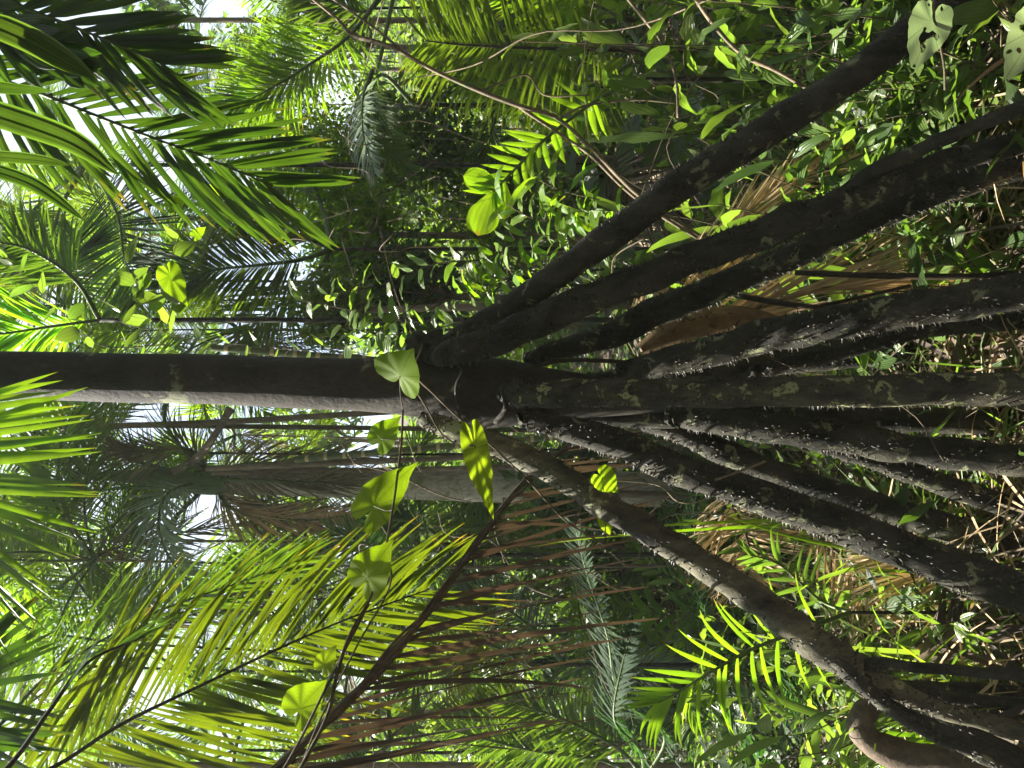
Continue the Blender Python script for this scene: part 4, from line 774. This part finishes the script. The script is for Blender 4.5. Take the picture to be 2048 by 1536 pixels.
def bush(label, x, y, d, rpx, mat='bush', ls=.08, n=60, per=22, seed=0, name='broadleaf_bush', cat='bush', flat=.85, tm='thintrunk'):
    c = P(x, y, d); g = float(gz(c[0], c[1])); o = thing(name, (c[0], c[1], g), label, cat); rad = rpx * d / FPX
    tips = crown(o, c, rad, n, per, ls, mat, seed, flat); mb = MB(); base = np.array([c[0], c[1], g - .1]); fork = np.array([c[0], c[1], max(g + .2, c[2] - rad * .7)])
    tr = .02 + .02 * rad; tube(mb, [base, (base + fork) / 2 + rng.normal(0, .05, 3), fork], [tr * 1.2, tr, tr * .8], 9, n=16, rough=.05)
    for t_ in tips[:: max(1, len(tips) // 14)]: tube(mb, [fork, (fork + t_) / 2 + rng.normal(0, .08 * rad, 3), t_], [tr * .6, tr * .35, tr * .1], 6, n=12)
    mb.build('trunk', M[tm], o); return o
bl = [
 ('low dark bush at the foot of the skirted palm trunk, under the first heart leaves', 1130, 985, 4.7, 85, 'dark', .1, 60, 20),
 ('bright small leaved bush right of the feathery palm leaf near the top', 640, 330, 6.0, 150, 'lime', .055, 170, 40),
 ('yellow green bush above the trunk between the curtain palm and the black hollow', 700, 470, 5.6, 120, 'lime', .055, 150, 40),
 ('dark bush with bare twigs in the hollow left of the long pale branches', 830, 330, 6.2, 150, 'dark', .10, 90, 24),
 ('shaded bush behind the wavy leaved shrub', 960, 420, 6.0, 130, 'bush', .09, 80, 24),
 ('backlit bush close to the trunk, left of the root collar', 660, 620, 4.6, 80, 'herb', .055, 80, 26),
 ('deep shade bush between trunk base and wavy leaved shrub', 820, 590, 5.4, 110, 'dark', .1, 70, 22),
 ('bush behind the drooping ribbon leaflets at the top edge', 980, 90, 6.0, 170, 'bush', .09, 110, 24),
 ('bush at the top edge behind the feathery palm leaf', 640, 90, 7.0, 140, 'herb', .06, 70, 24),
 ('dark bush behind the upper part of the outermost stilt root', 1150, 420, 6.5, 150, 'dark', .10, 90, 24),
 ('dark bush behind the drooping brown leaflets, lower centre', 1130, 1150, 7.0, 170, 'dark', .1, 100, 24),
 ('low bush behind the young palm near the bottom edge', 1280, 1380, 6.0, 150, 'dark', .1, 90, 24),
 ('bush just below the root collar in the distance', 930, 1020, 7.5, 120, 'bush', .1, 80, 24),
]
for k, b in enumerate(bl): bush(*b, seed=100 + k)
# airy backlit trees against the sky
al = [
 ('airy tree with lobed backlit leaves against blue sky near the top edge', 300, 40, 7.0, 90, 'herb', .16, 16, 12),
 ('airy small leaved tree against the sky at the left edge above the trunk', 130, 440, 9.0, 120, 'herb', .12, 30, 16),
 ('sparse tree against the sky between the pleated leaves and the trunk', 200, 470, 11.0, 80, 'herb', .12, 26, 14),
 ('distant yellow green tree beside the sky gap near the top edge', 500, 130, 10.0, 80, 'herb', .12, 40, 20),
 ('distant backlit tree behind the skirted palm', 560, 1100, 12.0, 150, 'herb', .16, 60, 24),
 ('distant pale tree beyond the thin trunks below the big trunk', 620, 880, 13.0, 120, 'herb', .18, 60, 24),
 ('distant backlit tree behind the arching palm near the bottom edge', 560, 1420, 11.0, 200, 'herb', .16, 80, 26),
]
for k, b in enumerate(al): bush(*b, seed=200 + k, name='broadleaf_tree', cat='tree')

# background palms built from shared leaf shapes, every leaf an object of its own
fm = []
for k in range(8):
    Ls = 1.0; r_ = [.0, .25, .5, .8, .1, .35, .6, .9][k]
    pts = [np.array([s * (1 - .18 * s * r_), 0, .34 * s * (1 + .2 * r_) - (.42 + .5 * r_) * s * s]) for s in np.linspace(0, 1, 7)]
    mt = ['palm', 'palm', 'palm', 'dark', 'lime', 'blue', 'palm', 'yellow'][k]
    o = frond(pts, 48, .30, .0165, (66, 24), 1.0, (0, .25 * rng.normal(), 1), (M[mt], M['rach']), None, rad=.010, seg=4, fold=.35, cols=3, start=.2, jit=.12)
    fm.append((o.data, o.children[0].data)); bpy.data.objects.remove(o.children[0]); bpy.data.objects.remove(o)
dm_ = []
pts = [np.array([s * .45, 0, .12 * s - .95 * s * s]) for s in np.linspace(0, 1, 7)]
o = frond(pts, 46, .30, .013, (40, 14), 1.2, (.5, .1, 1), (M['greydead'], M['rachtan']), None, rad=.010, seg=4, fold=.35, cols=3, start=.1, jit=.3)
dm_ = (o.data, o.children[0].data); bpy.data.objects.remove(o.children[0]); bpy.data.objects.remove(o)
def bgpalm(label, x, y, d, L_, n=13, tw=.05, dead=2, kinds=(0, 1, 2, 3, 6), up=.9, name='background_palm', seed=0, group=None):
    r2 = np.random.default_rng(seed); L_ *= .72; n = min(n, 11); h = P(x, y, d); g = float(gz(h[0], h[1])); o = thing(name, (h[0], h[1], g), label, 'palm tree', group); mb = MB()
    if h[2] - g > .15: tube(mb, [(h[0] + r2.normal(0, .1), h[1], g - .1), (h[0] + r2.normal(0, .05), h[1], (g + h[2]) / 2), h], [tw * .35, tw * .22, tw * .22], 8, n=30, rough=.02); mb.build('trunk', M['moss' if seed % 3 else 'thintrunk'], o)
    for k in range(n + dead):
        isd = k >= n; da = dm_ if isd else fm[int(r2.choice(kinds))]
        f = bpy.data.objects.new('frond', da[0]); col.objects.link(f); f.parent = o; f.location = (0, 0, h[2] - g)
        az = k * 2.4 + r2.normal(0, .25); el = 0 if isd else r2.uniform(-.35, .9) * up; s = L_ * r2.uniform(.85, 1.15)
        f.rotation_euler = (r2.normal(0, .25), -el, az); f.scale = (s, s, s)
        q = bpy.data.objects.new('rachis', da[1]); col.objects.link(q); q.parent = f
    return o
bp_ = [
 ('palm crown just right of the glowing lime leaflets, below the thin grey trunk', 190, 1120, 4.9, 1.9, 11, .04, 1, (0, 1, 2, 6), .8),
 ('palm crown between the lime leaflets and the arching lower left leaf', 300, 1290, 5.2, 1.9, 11, .04, 1, (0, 1, 6, 4), .8),
 ('palm crown close under the trunk at the left edge', 60, 900, 5.4, 1.8, 11, .04, 1, (0, 1, 2), .8),
 ('palm crown behind the glowing lime leaflets at the left edge', 110, 1080, 6.2, 2.2, 8, .05, 1, (0, 1, 2, 6), 1.0),
 ('palm crown above the white lit frond, right of the lime leaflets', 260, 1230, 7.5, 2.4, 8, .05, 1, (0, 1, 4, 6), 1.0),
 ('palm behind the thin arching leaves at the left edge', 60, 1330, 6.0, 2.3, 7, .05, 1, (0, 1, 2, 4), 1.0),
 ('palm with dead skirt leaves behind the first heart leaves below the trunk', 610, 1060, 6.8, 1.9, 13, .06, 3, (0, 2, 6, 7), .8),
 ('palm in the middle distance left of the glowing heart leaf', 540, 1200, 6.5, 2.0, 8, .05, 2, (0, 1, 2, 6), .8),
 ('palm in the middle distance above the lower left arching leaf', 700, 1330, 6.0, 1.8, 13, .05, 2, (0, 1, 2, 3), .8),
 ('palm at the bottom edge behind the foot of the dead brown leaf', 780, 1490, 5.4, 1.7, 13, .05, 1, (0, 1, 2, 5), .8),
 ('palm behind the drooping brown leaflets left of the blue green leaves', 930, 1250, 6.0, 1.7, 13, .04, 2, (0, 2, 3, 5), .8),
 ('dark palm right of the skirted trunk', 840, 1100, 6.4, 1.7, 13, .05, 2, (2, 3, 6), .8),
 ('far palm seen between the thin trunks below the big trunk', 470, 870, 8.5, 1.9, 12, .05, 2, (0, 1, 4), .9),
 ('palm behind the left end of the trunk, upper side', 130, 610, 6.5, 2.0, 8, .05, 1, (0, 1, 5, 6), 1.0),
 ('palm behind the oval leaved vine', 330, 560, 6.0, 1.9, 8, .05, 1, (0, 1, 5, 6), .9),
 ('palm with brown hanging leaves along the upper side of the trunk', 480, 660, 5.6, 1.6, 11, .05, 4, (0, 1, 2), .8),
 ('palm against the sky gap beneath the pleated leaves', 300, 440, 8.0, 2.0, 8, .05, 0, (0, 1, 5), .9),
 ('small far palm silhouetted on the sky near the top edge', 400, 100, 14.0, 2.6, 13, .07, 0, (0, 1, 5), .9),
 ('second far palm silhouetted on the sky, lower than the first', 430, 210, 15.0, 2.4, 13, .07, 0, (0, 1, 5), .9),
 ('palm at the left edge half hidden by the pleated leaves', 90, 400, 9.0, 2.2, 8, .06, 1, (0, 1), .9),
 ('palm behind the feathery leaf at the top edge', 600, 20, 6.5, 1.2, 13, .05, 1, (0, 1, 4), .9),
 ('palm behind the bright bush right of the sky gap', 560, 260, 7.5, 1.4, 13, .05, 1, (0, 1, 4), .9),
 ('palm deep in the thicket behind the ribbon leaflets', 1010, 190, 5.2, 1.3, 12, .04, 1, (1, 3, 6), .8),
 ('low palm deep behind the wavy leaved shrub', 1020, 560, 5.4, 1.3, 12, .04, 2, (1, 3, 6), .8),
 ('low palm deep behind the young palm leaf', 1200, 1320, 5.4, 1.4, 12, .04, 2, (3, 5, 6), .8),
 ('low palm behind the root collar below the trunk', 960, 900, 6.0, 1.3, 12, .04, 1, (1, 3, 6), .8),
 ('palm behind the lower left arching leaf near the bottom edge', 470, 1500, 5.5, 1.9, 7, .05, 1, (0, 1, 2), .9),
]
for k, b in enumerate(bp_): bgpalm(*b, seed=300 + k)

# unseen trees added around and above the camera to block skylight
for k, (x, y, z, r_, lab) in enumerate([(-3.2, -2.6, 4.6, 2.4, 'added spreading shade tree behind the camera on the left'), (3.2, -3.0, 4.4, 2.4, 'added spreading shade tree behind the camera on the right'),
        (0.3, -1.6, 5.6, 2.3, 'added tall shade tree arching over the camera'), (4.2, 1.2, 4.4, 2.1, 'added shade tree beside the camera on its right'), (-4.8, -.2, 3.4, 1.9, 'added shade tree beside the camera on its left'),
        (0, -6.5, 4.0, 3.0, 'added shade tree far behind the camera'), (-6.5, -5, 4.0, 2.8, 'second added shade tree far behind the camera, to the left'), (6.5, -5.0, 4.0, 2.8, 'second added shade tree far behind the camera, to the right'), (2.6, 2.6, 6.8, 2.0, 'added tall shade tree whose crown closes over the stilt palm')]):
    o = thing('broadleaf_tree', (x, y, 0), lab, 'tree')
    crown(o, np.array([x, y, z]), r_, 230, 24, .26, 'dark', 400 + k, .9); mb = MB(); tx, ty = (x, y) if k != 8 else (5.0, 2.0)
    tube(mb, [(tx, ty, -.1), (tx * .7 + x * .3, ty, z * .5), (x, y, z)], [.14, .11, .06], 12, n=30, rough=.04); mb.build('trunk', M['fartrunk'], o)

# ------------------------------------------------------------------ masses nobody could count
def mass(name, n, xr, yr, zf, ls, lw, mat, seed, nor=1.0, dirz=0., dens=None, prof=None, seg=3, droop=.5):
    r2 = np.random.default_rng(seed); y = r2.uniform(yr[0], yr[1], n * 2); x = r2.uniform(-1, 1, n * 2) * (xr[0] + xr[1] * y)
    if dens is not None: keep = dens(x, y, r2); x, y = x[keep], y[keep]
    x, y = x[:n], y[:n]; n = len(x); z = gz(x, y) + zf(r2, n, x, y); B_ = np.stack([x, y, z], 1)
    D_ = r2.normal(0, 1, (n, 3)); D_[:, 2] = D_[:, 2] * .4 + dirz; N_ = r2.normal(0, .5, (n, 3)); N_[:, 2] += nor
    l = ls * r2.uniform(.5, 1.4, n); mb = MB(); blades(mb, B_, D_, N_, l, l * lw, seg, droop, .3, 0, .4, 0, prof or prof_oval, 3)
    return tag(mb.build(name, M[mat]), kind='stuff')
clump = lambda k: (lambda x, y, r2: (np.sin(x * k + 2 * np.sin(y * k * .7)) + np.sin(y * k * 1.3 + 1.5 * np.sin(x * k)) + r2.normal(0, .5, len(x))) > -.1)
mass('leaf_litter', 20000, (.6, .62), (1.6, 9), lambda r, n, x, y: r.uniform(.0, .05, n), .11, .35, 'litter', 1)
mass('fallen_leaflets', 9000, (.6, .62), (1.6, 8), lambda r, n, x, y: r.uniform(.0, .3, n) ** 1.5, .32, .055, 'dead', 12, prof=lambda s: 1 - s ** 3, seg=5, droop=1.0)
mass('pale_fallen_leaflets', 3000, (.6, .62), (1.8, 7), lambda r, n, x, y: .02 + r.uniform(.0, .45, n) ** 1.6, .30, .028, 'straw', 14, prof=lambda s: 1 - s ** 3, seg=5, droop=1.0, dens=clump(1.1))
mass('dry_twigs', 9000, (.6, .62), (1.6, 7), lambda r, n, x, y: r.uniform(.0, .18, n), .35, .022, 'greydead', 2, prof=lambda s: 1.0)
mass('ground_cover', 3500, (.6, .62), (2.2, 7), lambda r, n, x, y: r.uniform(.03, .42, n), .085, .45, 'herb', 3, dens=clump(2.1))
mass('shaded_ground_cover', 5000, (.6, .62), (2.2, 8), lambda r, n, x, y: r.uniform(.03, .5, n), .15, .26, 'dark', 4, dens=clump(1.6))
mass('grass', 2500, (.6, .62), (2.2, 6), lambda r, n, x, y: r.uniform(0, .1, n), .42, .03, 'herb', 5, dirz=1.2, prof=lambda s: 1 - s ** 2, seg=6, droop=1.8, dens=clump(1.3))
mass('undergrowth', 20000, (.6, .65), (6.5, 14), lambda r, n, x, y: r.uniform(.0, 1.5, n) ** 1.1, .15, .4, 'dark', 6, dens=clump(.9))
mass('sunlit_undergrowth', 18000, (.6, .65), (7, 16), lambda r, n, x, y: r.uniform(.3, 2.1, n), .14, .42, 'bush', 7, dens=clump(.8))
mass('far_forest', 36000, (2, .75), (15, 34), lambda r, n, x, y: r.uniform(0, 1, n) * (2.0 + 1.2 * np.sin(x * .7) + 1.0 * np.sin(x * 1.9 + y)), .34, .42, 'bush', 8, dens=clump(.5))

# tangled thin stems in the thicket
r9 = np.random.default_rng(77); mb = MB()
for k in range(230):
    d = r9.uniform(2.5, 5.5); x0 = r9.uniform(620, 1950); y0 = r9.uniform(-100, 620) if r9.random() < .62 else r9.uniform(900, 1600)
    p0 = P(x0, y0, d); L0 = r9.uniform(.25, 1.3); dv = nrm(np.array([r9.normal(0, .8), r9.normal(0, .4), r9.normal(.5, .7)]))
    q = [p0 + dv * L0 * t_ + r9.normal(0, .05, 3) * (t_ > 0) - np.array([0, 0, .25 * L0 * t_ * t_]) for t_ in np.linspace(0, 1, 5)]; q = np.array(q); q[:, 2] = np.maximum(q[:, 2], gz(q[:, 0], q[:, 1]))
    tube(mb, q, r9.uniform(.0008, .0028), 5, n=22, rough=.05, seed=k)
tag(mb.build('tangled_stems', M['twig']), kind='stuff')

# haze volume added to pale far foliage as backlight glare does
m, t = newmat('haze'); o = nd(t, 'ShaderNodeOutputMaterial'); v = nd(t, 'ShaderNodeVolumePrincipled'); v.inputs['Density'].default_value = .0018; v.inputs['Color'].default_value = (.86, .93, .86, 1); v.inputs['Anisotropy'].default_value = .3
t.links.new(v.outputs[0], o.inputs['Volume'])
X0, X1, Y0, Y1, Z0, Z1 = -125, 125, -65, 155, -1.5, 30
mb = MB(); c = lambda a, b, c_, d_: mb.grid(np.array([[a, b], [d_, c_]], float))
p8 = [np.array(q, float) for q in [(X0, Y0, Z0), (X1, Y0, Z0), (X1, Y1, Z0), (X0, Y1, Z0), (X0, Y0, Z1), (X1, Y0, Z1), (X1, Y1, Z1), (X0, Y1, Z1)]]
for a, b, c_, d_ in ((0, 3, 2, 1), (4, 5, 6, 7), (0, 1, 5, 4), (1, 2, 6, 5), (2, 3, 7, 6), (3, 0, 4, 7)): c(p8[a], p8[b], p8[c_], p8[d_])
hz = mb.build('haze', m, smooth=False); tag(hz, kind='stuff')
import bmesh
bm = bmesh.new(); bm.from_mesh(hz.data); bmesh.ops.remove_doubles(bm, verts=bm.verts, dist=.01); bmesh.ops.recalc_face_normals(bm, faces=bm.faces); bm.to_mesh(hz.data); bm.free()
